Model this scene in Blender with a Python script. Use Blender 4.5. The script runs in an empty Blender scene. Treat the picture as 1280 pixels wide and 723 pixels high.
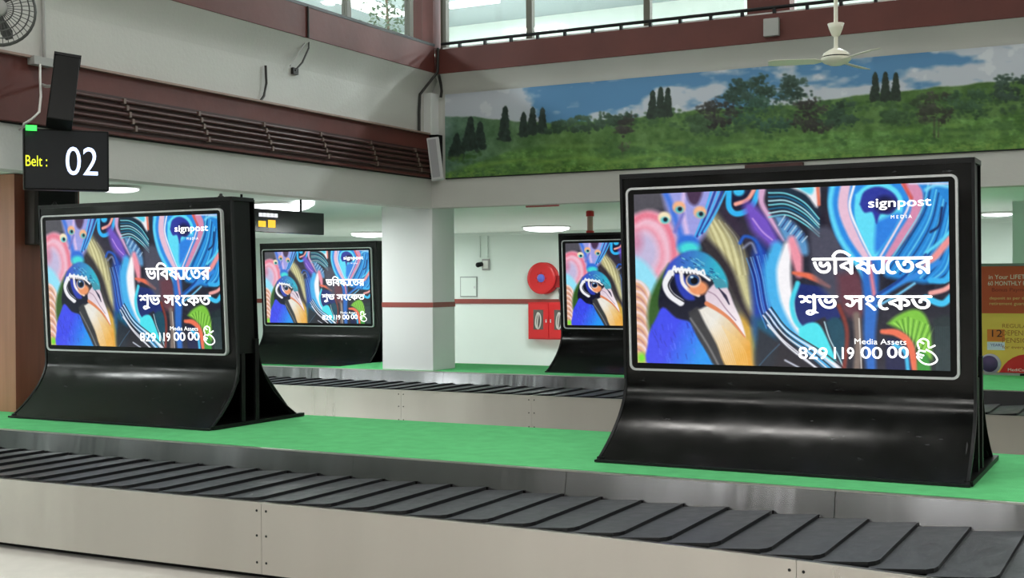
import bpy, math, random
import numpy as np
random.seed(7); rng = np.random.default_rng(5)
SC = bpy.context.scene
COL = SC.collection

# ------------------------------------------------------------------ camera
F, YAW, PIT, ROL = 1553.4, .48781, .00599, -.006
c_, s_ = math.cos(YAW), math.sin(YAW)
FW = np.array([-s_*math.cos(PIT), c_*math.cos(PIT), -math.sin(PIT)])
RT = np.array([c_, s_, 0.]); UP = np.cross(RT, FW)
R2 = RT*math.cos(ROL)+UP*math.sin(ROL); U2 = -RT*math.sin(ROL)+UP*math.cos(ROL)
EYE = np.array([0, 0, 1.6])
cam = bpy.data.cameras.new('camera'); camo = bpy.data.objects.new('camera', cam); COL.objects.link(camo)
cam.sensor_width = 36; cam.lens = F/1280*36; cam.clip_end = 200
from mathutils import Matrix, Vector
camo.matrix_world = Matrix(((R2[0], U2[0], -FW[0], EYE[0]), (R2[1], U2[1], -FW[1], EYE[1]), (R2[2], U2[2], -FW[2], EYE[2]), (0, 0, 0, 1)))
SC.camera = camo
SC.view_settings.view_transform = 'Standard'; SC.view_settings.look = 'None'
SC.view_settings.exposure = 0; SC.view_settings.gamma = 1; SC.view_settings.use_curve_mapping = False

# ------------------------------------------------------------------ world and hall lamps, pendants added
w = bpy.data.worlds.new('world'); SC.world = w; w.use_nodes = True
w.node_tree.nodes['Background'].inputs[0].default_value = (.8, .85, .9, 1)
w.node_tree.nodes['Background'].inputs[1].default_value = .3
HALL_W, LOW_W, UP_W = 41, 43, 400

def lamp(name, loc, sx, sy, power, color=(1, 1, 1), shape='RECTANGLE', rot=(0, 0, 0)):
    l = bpy.data.lights.new(name, 'AREA'); l.shape = shape; l.size = sx; l.size_y = sy; l.energy = power; l.color = color
    o = bpy.data.objects.new(name, l); o.location = loc; o.rotation_euler = rot; COL.objects.link(o); return o
HALL_LAMPS = [(x, y, z) for x in (-4.4, .4, 5.1) for y, z in ((3.7, 7.84), (9.8, 7.84))]+[(x, 1.4, 3.8) for x in (-4.1, -2.4, 2.6)]
for x, y, z in HALL_LAMPS:                  # ceiling panels of the tall hall, and unseen pendants added for board highlights
    lamp('panel_lamp', (x, y, z), 1.5 if z < 7 else 2.4, .2 if z < 7 else .6, HALL_W*(.9 if z < 7 else 3.3 if y < 5 else .8), (1, .975, .93))
ZC = 2.47                                   # low ceiling
ZU = 6.6                                    # upper storey ceiling

# ------------------------------------------------------------------ pixel rays -> points of the place
def ray(x, y): return FW+R2*(x-640)/F-U2*(y-361.5)/F
def on(x, y, ax, v):
    d = ray(x, y); return EYE+d*((v-EYE[ax])/d[ax])
def oX(x, y, v): return on(x, y, 0, v)
def oY(x, y, v): return on(x, y, 1, v)
def oZ(x, y, v): return on(x, y, 2, v)
def atD(x, y, Z): return EYE+ray(x, y)*Z

# ------------------------------------------------------------------ helpers
class MB:
    def __init__(s): s.v = []; s.f = []; s.sm = []
    def add(s, vs, fs, smooth=False):
        n = len(s.v); s.v += [tuple(map(float, p)) for p in vs]; s.f += [tuple(i+n for i in f) for f in fs]; s.sm += [smooth]*len(fs); return s
    def box(s, x0, x1, y0, y1, z0, z1):
        return s.add([(x, y, z) for z in (z0, z1) for y in (y0, y1) for x in (x0, x1)],
                     [(0, 2, 3, 1), (4, 5, 7, 6), (0, 1, 5, 4), (2, 6, 7, 3), (0, 4, 6, 2), (1, 3, 7, 5)])
    def obox(s, c, a, b, d):
        c, a, b, d = map(np.array, (c, a, b, d))
        return s.add([c+i*a+j*b+k*d for k in (-1, 1) for j in (-1, 1) for i in (-1, 1)],
                     [(0, 2, 3, 1), (4, 5, 7, 6), (0, 1, 5, 4), (2, 6, 7, 3), (0, 4, 6, 2), (1, 3, 7, 5)])
    def tube(s, pts, r, n=8, cap=True):
        pts = [np.array(p, float) for p in pts]; rs = r if hasattr(r, '__len__') else [r]*len(pts); V = []
        ref = np.array([.31, .17, .93])
        for i, p in enumerate(pts):
            t = pts[min(i+1, len(pts)-1)]-pts[max(i-1, 0)]; t = t/np.linalg.norm(t)
            if abs(t@ref) > .95: ref = np.array([.9, .4, .1])
            a = np.cross(t, ref); a /= np.linalg.norm(a); b = np.cross(t, a)
            V += [p+rs[i]*(math.cos(k*2*math.pi/n)*a+math.sin(k*2*math.pi/n)*b) for k in range(n)]
        Fc = [(i*n+k, i*n+(k+1) % n, (i+1)*n+(k+1) % n, (i+1)*n+k) for i in range(len(pts)-1) for k in range(n)]
        s.add(V, Fc, True)
        if cap: s.add(V[:n], [tuple(range(n))]); s.add(V[-n:], [tuple(range(n))[::-1]])
        return s
    def lathe(s, c, ax, prof, n=24):           # prof: (radius, height along axis)
        c = np.array(c, float); ax = np.array(ax, float); ax /= np.linalg.norm(ax)
        t = np.array([0, 0, 1.]) if abs(ax[2]) < .9 else np.array([1., 0, 0])
        a = np.cross(ax, t); a /= np.linalg.norm(a); b = np.cross(ax, a); V = []
        for r, h in prof: V += [c+ax*h+r*(math.cos(k*2*math.pi/n)*a+math.sin(k*2*math.pi/n)*b) for k in range(n)]
        Fc = [(i*n+k, i*n+(k+1) % n, (i+1)*n+(k+1) % n, (i+1)*n+k) for i in range(len(prof)-1) for k in range(n)]
        return s.add(V, Fc, True)
    def prism(s, poly, fn, d):                 # polygon in 2D mapped by fn(u, v, w) with w 0..d
        n = len(poly)
        return s.add([fn(u, v, 0) for u, v in poly]+[fn(u, v, d) for u, v in poly],
                     [tuple(range(n))[::-1], tuple(range(n, 2*n))]+[(i, (i+1) % n, (i+1) % n+n, i+n) for i in range(n)])
    def sheet(s, prof, x0, x1, t, smooth=True):   # (y, z) profile extruded along x, thickness t along the normal
        P = [np.array(p, float) for p in prof]; N = []
        for i in range(len(P)):
            d = P[min(i+1, len(P)-1)]-P[max(i-1, 0)]; d /= np.linalg.norm(d); N.append(np.array([-d[1], d[0]]))
        A = P; B = [p+n*t for p, n in zip(P, N)]; m = len(P)
        V = [(x, p[0], p[1]) for x in (x0, x1) for L in (A, B) for p in L]
        s.add(V, [(i, i+1, 2*m+i+1, 2*m+i) for i in range(m-1)]+[(m+i, 3*m+i, 3*m+i+1, m+i+1) for i in range(m-1)], smooth)
        s.add(V, [(i, m+i, m+i+1, i+1) for i in range(m-1)]+[(2*m+i, 2*m+i+1, 3*m+i+1, 3*m+i) for i in range(m-1)]+[(0, 2*m, 3*m, m), (m-1, 2*m-1, 4*m-1, 3*m-1)])
        return s
    def mesh(s, name, m, off=(0, 0, 0)):
        me = bpy.data.meshes.new(name); me.from_pydata([(p[0]-off[0], p[1]-off[1], p[2]-off[2]) for p in s.v], [], s.f)
        me.polygons.foreach_set('use_smooth', s.sm); me.materials.append(m); me.update(); return me
def obj(name, mb, m, parent=None, bevel=0):
    off = tuple(parent['_w']) if parent is not None and '_w' in parent else (0, 0, 0)
    o = bpy.data.objects.new(name, mb.mesh(name, m, off)); COL.objects.link(o)
    if parent is not None: o.parent = parent; o['_w'] = off
    if bevel:
        b = o.modifiers.new('bevel', 'BEVEL'); b.width = bevel; b.segments = 2; b.limit_method = 'ANGLE'
    return o
def tag(o, label=None, cat=None, group=None, kind=None):
    for k, v in (('label', label), ('category', cat), ('group', group), ('kind', kind)):
        if v: o[k] = v
    return o
def thing(name, loc, label, cat, group=None):
    o = bpy.data.objects.new(name, None); o.location = tuple(map(float, loc)); o.empty_display_size = .1; COL.objects.link(o)
    o['_w'] = [float(a) for a in loc]; return tag(o, label, cat, group)
def struct(name, mb, m, bevel=0): return tag(obj(name, mb, m, None, bevel), kind='structure')
def copy_tree(o, parent=None):
    c = o.copy(); COL.objects.link(c); c.parent = parent
    for ch in list(o.children): copy_tree(ch, c)
    return c

# ------------------------------------------------------------------ materials
def lin(c): 
    c = np.array(c, float)/255; return np.where(c <= .04045, c/12.92, ((c+.055)/1.055)**2.4)
def mat(name, rgb, rough=.6, metal=0, var=0, vscale=3, bump=0, bscale=40, emit=0, stretch=(1, 1, 1), spec=.5, coat=0, rvar=0, wear=None):
    m = bpy.data.materials.new(name); m.use_nodes = True; nt = m.node_tree; N = nt.nodes; K = nt.links; b = N['Principled BSDF']
    col = tuple(lin(rgb))+(1,)
    b.inputs['Base Color'].default_value = col; b.inputs['Roughness'].default_value = rough; b.inputs['Metallic'].default_value = metal
    b.inputs['Specular IOR Level'].default_value = spec; b.inputs['Coat Weight'].default_value = coat; b.inputs['Coat Roughness'].default_value = .08
    if emit: b.inputs['Emission Color'].default_value = col; b.inputs['Emission Strength'].default_value = emit
    if var or bump or rvar or wear:
        tc = N.new('ShaderNodeTexCoord'); mp = N.new('ShaderNodeMapping'); mp.inputs['Scale'].default_value = stretch; K.new(tc.outputs['Object'], mp.inputs[0])
    if var or rvar:
        n = N.new('ShaderNodeTexNoise'); n.inputs['Scale'].default_value = vscale; n.inputs['Detail'].default_value = 6; K.new(mp.outputs[0], n.inputs[0])
    if var:
        r = N.new('ShaderNodeValToRGB'); r.color_ramp.elements[0].position = .3; r.color_ramp.elements[1].position = .7
        r.color_ramp.elements[0].color = tuple(np.clip(np.array(col[:3])*(1-var), 0, 1))+(1,); r.color_ramp.elements[1].color = tuple(np.clip(np.array(col[:3])*(1+var), 0, 1))+(1,)
        K.new(n.outputs[0], r.inputs[0]); last = r.outputs[0]
        if wear:                                  # scratches: fine stretched noise, thresholded
            n3 = N.new('ShaderNodeTexNoise'); n3.inputs['Scale'].default_value = wear[1]; n3.inputs['Detail'].default_value = 9; n3.inputs['Roughness'].default_value = .75
            mp3 = N.new('ShaderNodeMapping'); mp3.inputs['Scale'].default_value = (1, 1, 5); K.new(tc.outputs['Object'], mp3.inputs[0]); K.new(mp3.outputs[0], n3.inputs[0])
            r3 = N.new('ShaderNodeValToRGB'); r3.color_ramp.elements[0].position = wear[2]; r3.color_ramp.elements[1].position = wear[2]+.05; K.new(n3.outputs[0], r3.inputs[0])
            mx = N.new('ShaderNodeMix'); mx.data_type = 'RGBA'; K.new(r3.outputs[0], mx.inputs[0]); K.new(last, mx.inputs[6]); mx.inputs[7].default_value = tuple(lin(wear[0]))+(1,); last = mx.outputs[2]
        K.new(last, b.inputs['Base Color'])
    if rvar:
        mr = N.new('ShaderNodeMapRange'); mr.inputs[1].default_value = .3; mr.inputs[2].default_value = .7; mr.inputs[3].default_value = max(.02, rough-rvar); mr.inputs[4].default_value = rough+rvar
        K.new(n.outputs[0], mr.inputs[0]); K.new(mr.outputs[0], b.inputs['Roughness'])
    if bump:
        n2 = N.new('ShaderNodeTexNoise'); n2.inputs['Scale'].default_value = bscale; n2.inputs['Detail'].default_value = 4; K.new(mp.outputs[0], n2.inputs[0])
        bp = N.new('ShaderNodeBump'); bp.inputs['Strength'].default_value = 1; bp.inputs['Distance'].default_value = bump; K.new(n2.outputs[0], bp.inputs['Height']); K.new(bp.outputs[0], b.inputs['Normal'])
    return m
def printed(name, strength, gloss):
    m = bpy.data.materials.new(name); m.use_nodes = True; nt = m.node_tree; b = nt.nodes['Principled BSDF']
    a = nt.nodes.new('ShaderNodeAttribute'); a.attribute_name = 'paint'
    if strength:
        b.inputs['Base Color'].default_value = (.004, .004, .005, 1)
        nt.links.new(a.outputs['Color'], b.inputs['Emission Color']); b.inputs['Emission Strength'].default_value = strength
    else: nt.links.new(a.outputs['Color'], b.inputs['Base Color'])
    b.inputs['Roughness'].default_value = gloss; return m
def glassmat(name, tint, refl):
    m = bpy.data.materials.new(name); m.use_nodes = True; nt = m.node_tree; N = nt.nodes; N.remove(N['Principled BSDF'])
    t = N.new('ShaderNodeBsdfTransparent'); t.inputs[0].default_value = tint+(1,); g = N.new('ShaderNodeBsdfGlossy'); g.inputs['Roughness'].default_value = .02
    x = N.new('ShaderNodeMixShader'); x.inputs[0].default_value = refl; nt.links.new(t.outputs[0], x.inputs[1]); nt.links.new(g.outputs[0], x.inputs[2]); nt.links.new(x.outputs[0], N['Material Output'].inputs[0]); return m
WALL = mat('painted_wall', (192, 192, 188), .7, var=.035, vscale=1.3, bump=.002, bscale=30)
WALL2 = mat('pale_green_wall', (222, 234, 228), .6, var=.02, vscale=1)
WALLR = mat('darkened_rear_paint', (128, 130, 126), .7)  # unseen rear walls coloured darker so the black boards reflect less
PILL = mat('pillar_paint', (216, 219, 219), .5, var=.02, vscale=1.5)
MAROON = mat('maroon_paint', (92, 44, 38), .6, var=.14, vscale=2.2, bump=.002, bscale=12)
MAROON2 = mat('maroon_pipe', (72, 40, 37), .5, var=.15, vscale=5)
STRIPE = mat('maroon_stripe', (140, 62, 54), .5)
CEIL = mat('ceiling_paint', (214, 226, 220), .7, var=.02)
GREYC = mat('upper_ceiling_paint', (150, 162, 164), .8)
STEEL = mat('brushed_steel', (214, 209, 204), .3, 1, var=.05, vscale=1, bump=.02, bscale=1.0, stretch=(1.6, 1, .1), rvar=.04)  # faint stretched colour bands stand in for soft reflections
STEEL2 = mat('backsplash_steel', (122, 122, 125), .2, 1, var=.12, vscale=1, bump=.022, bscale=1.0, stretch=(1.5, 1, .12), rvar=.05)
LIPM = mat('bright_steel_lip', (215, 213, 208), .3, 1)
RUBBER = mat('slat_rubber', (72, 75, 79), .5, var=.2, vscale=14, bump=.001, bscale=120, rvar=.1)
DARK = mat('dark_recess', (14, 14, 15), .8)
CARPET = mat('green_carpet', (104, 203, 132), .95, var=.07, vscale=9, bump=.003, bscale=400, spec=.1)
FLOOR = mat('polished_floor', (206, 202, 196), .18, var=.05, vscale=6)
BLACKG = mat('gloss_black_sheet', (8, 9, 10), .18, var=.5, vscale=6, bump=.0015, bscale=3, rvar=.06, coat=.0, spec=.3, wear=((90, 92, 95), 9, .64))
BLACKM = mat('matt_black', (9, 9, 10), .45, var=.2, vscale=8, spec=.2)
BLACKS = mat('black_edge', (26, 27, 29), .4, spec=.25)
SILVER = mat('silver_trim', (205, 207, 210), .35, .2)
WHITE_T = mat('screen_white', (255, 255, 255), .5, emit=1.0)
ALU = mat('window_aluminium', (92, 90, 78), .5)
WOOD = mat('brown_laminate', (160, 110, 86), .4, var=.16, vscale=2.5, stretch=(6, 6, .35), bump=.0006, bscale=50)
WOOD2 = mat('red_brown_laminate', (128, 74, 58), .4, var=.16, vscale=2.5, stretch=(6, 6, .35))
RED = mat('fire_red', (206, 38, 42), .4)
REDD = mat('fire_dark_red', (150, 26, 30), .5)
BLUE = mat('hub_blue', (90, 105, 200), .4)
WPL = mat('white_plastic', (226, 226, 222), .4)
GPL = mat('grey_plastic', (160, 160, 158), .5)
BPL = mat('black_plastic', (8, 9, 10), .45, spec=.2)
CABLE = mat('dark_cable', (40, 38, 36), .6)
FANW = mat('cream_enamel', (232, 230, 214), .35)
LIGHTM = mat('lit_diffuser', (250, 252, 255), .5, emit=3.2)
GLASS = glassmat('window_glass', (.93, .96, .95), .06)
LEAF = mat('leaf_green', (70, 88, 60), .6, var=.4, vscale=20)

# ------------------------------------------------------------------ painting flat prints into colour attributes
def homog(src, dst):
    A = []
    for (x, y), (u, v) in zip(src, dst):
        A.append([x, y, 1, 0, 0, 0, -u*x, -u*y, -u]); A.append([0, 0, 0, x, y, 1, -v*x, -v*y, -v])
    return np.linalg.svd(np.array(A, float))[2][-1].reshape(3, 3)
def noise2(x, y, s, seed=0):
    out = np.zeros_like(x); amp = 1.; tot = 0; r = np.random.default_rng(seed); T = r.random((256, 256))
    for o in range(4):
        X = x/s*2**o+o*17.3; Y = y/s*2**o+o*5.1; xi = np.floor(X).astype(int); yi = np.floor(Y).astype(int); fx = X-xi; fy = Y-yi
        fx = fx*fx*(3-2*fx); fy = fy*fy*(3-2*fy); g = lambda a, b: T[a % 256, b % 256]
        out += amp*((g(xi, yi)*(1-fx)+g(xi+1, yi)*fx)*(1-fy)+(g(xi, yi+1)*(1-fx)+g(xi+1, yi+1)*fx)*fy); tot += amp; amp *= .55
    return out/tot
class Paint:
    def __init__(s, nx, ny, H, umax=1.):
        U, V = np.meshgrid(np.linspace(0, umax, nx), np.linspace(0, 1, ny)); q = np.stack([U.ravel(), V.ravel(), np.ones(U.size)])
        p = H@q; s.x = p[0]/p[2]; s.y = p[1]/p[2]; s.nx, s.ny = nx, ny; s.c = np.zeros((U.size, 3)); s.U, s.V = U.ravel(), V.ravel()
    def mix(s, idx, a, col): s.c[idx] = s.c[idx]*(1-a[:, None])+np.array(col, float)*a[:, None]
    def curve(s, P, k=8):
        P = np.array(P, float)
        if len(P) < 3: return P
        Q = np.vstack([2*P[0]-P[1], P, 2*P[-1]-P[-2]]); out = []
        for i in range(1, len(Q)-2):
            for t in np.arange(0, 1, 1/k):
                a, b, c, d = Q[i-1:i+3]; out.append(.5*(2*b+(c-a)*t+(2*a-5*b+4*c-d)*t*t+(-a+3*b-3*c+d)*t**3))
        out.append(P[-1]); return np.array(out)
    def segd(s, P, closed, x, y, W=None):
        n = len(P); best = np.full(x.shape, 1e9); inside = np.zeros(x.shape, bool)
        for i in range(n if closed else n-1):
            a, b = P[i], P[(i+1) % n]; d = b-a; L = d@d+1e-9
            t = np.clip(((x-a[0])*d[0]+(y-a[1])*d[1])/L, 0, 1); dd = np.hypot(x-a[0]-t*d[0], y-a[1]-t*d[1])
            if W is not None: dd = dd-(W[i]+(W[i+1]-W[i])*t)/2
            best = np.minimum(best, dd)
            if closed: 
                cnd = (a[1] > y) != (b[1] > y); xx = a[0]+(y-a[1])*d[0]/(d[1] if abs(d[1]) > 1e-9 else 1e-9); inside ^= cnd & (x < xx)
        if closed: best = np.where(inside, -best, best)
        return best
    def sel(s, P, m): return np.nonzero((s.x > P[:, 0].min()-m) & (s.x < P[:, 0].max()+m) & (s.y > P[:, 1].min()-m) & (s.y < P[:, 1].max()+m))[0]
    def stroke(s, P, w, col, soft=1.2, a=1.):
        P = s.curve(P); W = np.interp(np.linspace(0, 1, len(P)), np.linspace(0, 1, len(w)), w) if hasattr(w, '__len__') else np.full(len(P), float(w))
        i = s.sel(P, W.max()/2+soft+1); d = s.segd(P, False, s.x[i], s.y[i], W); s.mix(i, np.clip(.5-d/(2*soft), 0, 1)*a, col)
    def poly(s, P, col, soft=1.2, a=1., smooth=True, col2=None, ax=None):
        P = np.array(P, float)
        if smooth: P = s.curve(np.vstack([P, P[:1]]), 4)[:-1]
        i = s.sel(P, soft+1); d = s.segd(P, True, s.x[i], s.y[i]); al = np.clip(.5-d/(2*soft), 0, 1)*a
        if col2 is not None:
            A, B = map(np.array, ax); D = B-A; t = np.clip(((s.x[i]-A[0])*D[0]+(s.y[i]-A[1])*D[1])/(D@D), 0, 1)[:, None]
            cc = np.array(col, float)*(1-t)+np.array(col2, float)*t; s.c[i] = s.c[i]*(1-al[:, None])+cc*al[:, None]
        else: s.mix(i, al, col)
    def ell(s, cx, cy, rx, ry, col, soft=1.2, a=1.):
        d = (np.hypot((s.x-cx)/rx, (s.y-cy)/ry)-1)*min(rx, ry); i = np.nonzero(d < soft)[0]; s.mix(i, np.clip(.5-d[i]/(2*soft), 0, 1)*a, col)
    def mesh(s, name, fn, m):                 # fn(u, v) -> xyz arrays
        co = np.stack(fn(s.U, s.V), 1); nx, ny = s.nx, s.ny
        k = (np.arange(ny-1)[:, None]*nx+np.arange(nx-1)[None, :]).ravel(); q = np.stack([k, k+nx, k+nx+1, k+1], 1)
        me = bpy.data.meshes.new(name); me.vertices.add(len(co)); me.vertices.foreach_set('co', co.ravel()); me.loops.add(q.size); me.loops.foreach_set('vertex_index', q.ravel())
        me.polygons.add(len(q)); me.polygons.foreach_set('loop_start', np.arange(len(q))*4); me.update(calc_edges=True)
        at = me.color_attributes.new('paint', 'FLOAT_COLOR', 'POINT'); at.data.foreach_set('color', np.hstack([lin(np.clip(s.c, 0, 255)), np.ones((len(co), 1))]).ravel())
        me.materials.append(m); return me
# the advertisement shown on the four screens (drawn as seen on the nearest one, then rectified)
SCR_PX = [(799.5, 246.5), (1188, 229.8), (1190.8, 465.3), (802, 455)]
H_SCR = homog([(0, 0), (1, 0), (1, 1), (0, 1)], SCR_PX)
def paint_screen():
    p = Paint(520, 296, H_SCR); p.c[:] = (38, 38, 52)
    S, P, E = p.stroke, p.poly, p.ell
    p.c += (noise2(p.x, p.y, 12, 3)-.5)[:, None]*30
    P([(795, 240), (850, 240), (845, 262), (820, 268), (795, 275)], (82, 80, 88), 5)
    # pink swirls on the left
    P([(797, 272), (822, 266), (846, 280), (856, 312), (848, 350), (828, 372), (797, 380)], (240, 190, 208), 4)
    S([(797, 280), (815, 272), (835, 280), (846, 300), (848, 330), (836, 356)], 9, (232, 128, 150), 3)
    S([(798, 292), (815, 288), (828, 300), (834, 322), (826, 345)], 7, (236, 160, 180), 3)
    E(812, 318, 16, 24, (196, 186, 220), 5); E(802, 305, 8, 12, (205, 120, 150), 5, .7)
    P([(797, 322), (812, 330), (828, 352), (832, 378), (815, 372), (797, 350)], (150, 226, 248), 4)
    P([(797, 350), (815, 362), (822, 390), (819, 425), (822, 460), (797, 460)], (228, 178, 140), 3)
    for k in range(7):
        S([(797, 352+k*13), (808, 356+k*13), (816, 368+k*13), (819, 385+k*13)], 3, (246, 222, 224), 1.5)
        S([(797, 358+k*13), (807, 363+k*13), (814, 375+k*13)], 1.8, (190, 130, 130), 1.2)
    E(807, 449, 5, 6, (120, 225, 50), 3)
    # olive blur behind the head and dark hollows
    S([(888, 272), (905, 300), (922, 330), (936, 372), (944, 420), (948, 462)], [20, 30, 28, 22, 22, 24], (204, 199, 148), 8)
    for k in range(9): S([(884+k*4, 268+k*2), (900+k*4, 305), (912+k*3.5, 345)], 1.3, (232, 228, 180) if k % 2 else (150, 140, 95), 1.2, .7)
    S([(938, 405), (944, 440), (946, 462)], 22, (212, 168, 70), 7)
    S([(880, 296), (898, 318), (916, 345), (930, 380), (944, 405)], [6, 14, 14, 10, 7], (50, 44, 50), 4)
    S([(953, 262), (948, 290), (952, 330)], 12, (46, 44, 60), 4); S([(910, 262), (925, 285), (938, 300)], 12, (52, 44, 62), 5)
    # crest
    P([(834, 242), (905, 238), (893, 280), (880, 305), (858, 312), (848, 290), (840, 268)], (158, 160, 226), 4)
    S([(838, 243), (846, 262), (858, 300)], 7, (70, 120, 220), 2.5); S([(862, 240), (860, 265), (866, 300)], 5, (215, 190, 235), 2)
    P([(862, 238), (884, 238), (878, 258), (868, 256)], (74, 52, 80), 2.5)
    for k in range(5): S([(874+k*3, 300-k*2), (886+k*3.4, 270), (896+k*4.6, 240)], 2.6, ((70, 180, 245), (30, 60, 150))[k % 2], 1)
    S([(850, 292), (860, 270)], 4, (120, 120, 200), 2)
    for x, y, cc in ((837, 275, (244, 228, 192)), (855, 262, (244, 180, 138)), (881, 268, (244, 182, 140))):
        E(x, y, 8, 7.5, cc, 1.6); E(x+.5, y+3, 5, 4, (80, 190, 200), 1.5); E(x+1.2, y+2.2, 2.6, 2.6, (20, 30, 40), 1)
    E(866, 308, 14, 12, (50, 110, 215), 2.5); E(867, 313, 13, 8, (70, 220, 218), 3)
    # head
    P([(842, 332), (828, 352), (817, 378), (815, 405), (820, 420), (834, 395), (846, 360)], (52, 92, 38), 3)
    P([(838, 340), (829, 372), (831, 392), (850, 402), (870, 406), (888, 388), (896, 380), (884, 366), (868, 350), (852, 338)], (18, 20, 42), 1.5)
    P([(834, 350), (842, 332), (857, 320), (872, 315), (890, 320), (905, 334), (914, 352), (912, 366), (898, 352), (880, 343), (858, 338), (846, 342)], (62, 84, 196), 1.8, col2=(52, 178, 202), ax=((845, 330), (900, 340)))
    for k in range(60):
        t = rng.random(); x = 856+52*t+rng.normal()*2; y = 322+26*t*t+rng.random()*16; S([(x, y), (x+3, y+1.5)], 1.1, ((30, 70, 130), (130, 215, 225))[k % 2], .7, .7)
    P([(848, 344), (860, 346), (866, 362), (874, 376), (862, 376), (852, 362)], (44, 62, 176), 1.6)
    S([(844, 344), (838, 357), (843, 370), (856, 380)], 9, (240, 240, 244), 1); S([(846, 348), (841, 359), (847, 370), (860, 379)], 1.6, (20, 20, 30), .7)
    for k in range(9): S([(846+k*4.4, 341+k*.3), (849+k*4.4, 335+(k % 2)*2+k*.6), (851+k*4.4, 342+k*.4)], 2.4, (248, 248, 250), .9)
    S([(848, 339), (866, 340), (880, 344), (892, 352)], 3.2, (248, 248, 250), 1)
    S([(857, 343), (859, 356), (868, 366), (878, 371)], 4.5, (246, 238, 236), 1)
    E(878, 362, 12, 9, (236, 152, 104), 2); E(872, 353, 9.5, 8.5, (238, 196, 170), 1); E(872, 352, 7.6, 7, (36, 70, 120), 1); E(873, 353, 4.4, 4.2, (8, 10, 18), .8); E(870, 348.5, 2, 1.4, (200, 225, 240), .6)
    P([(886, 371), (894, 360), (906, 352), (915, 364), (922, 382), (931, 403), (936, 424), (924, 408), (910, 394), (896, 384), (888, 381)], (220, 200, 214), 1.2, col2=(246, 236, 240), ax=((895, 360), (925, 405)))
    P([(896, 352), (906, 350), (914, 360), (908, 362), (900, 362)], (66, 150, 170), 1.2)
    S([(903, 362), (911, 372), (916, 382)], [1, 4, 1.5], (54, 48, 74), .8); S([(890, 366), (900, 372), (912, 388), (924, 402)], 1.4, (168, 140, 160), .7)
    S([(888, 381), (902, 389), (918, 402), (935, 423)], [5, 4, 3, 1.2], (222, 134, 92), .9)
    # neck
    P([(824, 402), (834, 386), (850, 399), (868, 405), (877, 424), (888, 442), (900, 460), (819, 460), (815, 430), (818, 414)], (62, 74, 236), 1.5, col2=(36, 150, 240), ax=((845, 420), (884, 436)))
    for k in range(40):
        x = 820+rng.random()*55; y = 405+rng.random()*48; S([(x, y), (x+rng.random()*3, y+6)], 1.1, ((40, 44, 180), (100, 120, 255))[k % 2], .8, .5)
    P([(865, 392), (879, 386), (890, 410), (906, 438), (915, 460), (898, 460), (884, 434), (871, 412)], (56, 56, 60), 1.5)
    S([(868, 400), (880, 418), (893, 440), (903, 460)], 2.4, (120, 120, 122), 1.2)
    P([(878, 389), (892, 384), (908, 393), (922, 408), (936, 424), (943, 432), (948, 462), (914, 462), (900, 432), (886, 406)], (232, 228, 218), 1.5, col2=(232, 168, 66), ax=((895, 405), (938, 440)))
    for k in range(12): S([(886+k*3.6, 392+k*3), (898+k*3.4, 420+k*2), (912+k*2.4, 458)], 1, (250, 246, 236) if k < 6 else (250, 214, 140), .9, .5)
    S([(888, 382), (904, 391), (920, 404), (935, 423)], [4, 4, 3, 1.2], (222, 134, 92), .9)
    # blue feathers right of the head
    P([(950, 300), (966, 320), (974, 360), (975, 400), (960, 440), (946, 418), (945, 380), (943, 340)], (28, 62, 168), 5)
    P([(946, 400), (972, 400), (970, 462), (950, 462)], (22, 88, 120), 6)
    for k in range(13): S([(938+k*2.6, 325-k*.5), (946+k*2.4, 350), (952+k*2.4, 385), (962+k*2.2, 412)], 1.2, ((90, 160, 235), (18, 30, 100), (150, 200, 240))[k % 3], .8, .8)
    S([(930, 306), (936, 298), (948, 302), (956, 318), (960, 345)], 4, (36, 90, 190), 1.5); S([(934, 312), (944, 306), (950, 318)], 3, (160, 170, 200), 1.5, .7)
    # top eye feather
    E(934, 246, 17, 20, (24, 26, 56), 3)
    S([(917, 240), (917, 262), (927, 270), (944, 262), (954, 240)], 7, (50, 180, 242), 1.2); S([(925, 258), (940, 252), (950, 236)], 5, (244, 164, 148), 1.2); E(929, 242, 7, 6, (60, 190, 240), 1.5)
    # purple plume and striped wing
    S([(942, 262), (956, 284), (972, 306)], [14, 26, 16], (116, 84, 196), 5); S([(946, 276), (958, 292), (970, 302)], 2, (190, 150, 230), 1); S([(958, 238), (957, 256), (968, 276), (984, 302)], [9, 7, 6, 4], (214, 168, 206), 2)
    P([(964, 240), (1000, 236), (1022, 250), (1030, 290), (1014, 288), (990, 272), (970, 262)], (26, 44, 62), 3)
    P([(990, 236), (1026, 231), (1026, 262), (1012, 246)], (240, 236, 240), 2); P([(1000, 237), (1020, 235), (1018, 246)], (90, 210, 235), 2); S([(1026, 232), (1028, 258)], 4, (226, 120, 96), 1.3)
    for k in range(7): S([(966, 244+k*5), (988, 245+k*4.4), (1010, 256+k*4.4), (1028, 276+k*3.6)], 1.8, ((120, 214, 226), (30, 110, 150), (180, 230, 240))[k % 3], .8)
    P([(972, 272), (986, 274), (1002, 286), (1012, 302), (1014, 320), (1000, 318), (984, 300)], (92, 150, 200), 3)
    for k in range(9): S([(978+k*3.6, 284+k*2.6), (986+k*3.4, 272+k*3.2)], 1.4, ((190, 215, 235), (40, 60, 120))[k % 2], .8)
    # big white sweep
    S([(976, 312), (971, 340), (976, 378), (992, 412), (1018, 440), (1048, 466)], [16, 24, 24, 20, 14, 10], (72, 178, 236), 4)
    S([(990, 310), (984, 340), (988, 376), (1002, 410), (1026, 438), (1054, 464)], [12, 18, 17, 12, 8, 6], (248, 246, 250), 3)
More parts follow.
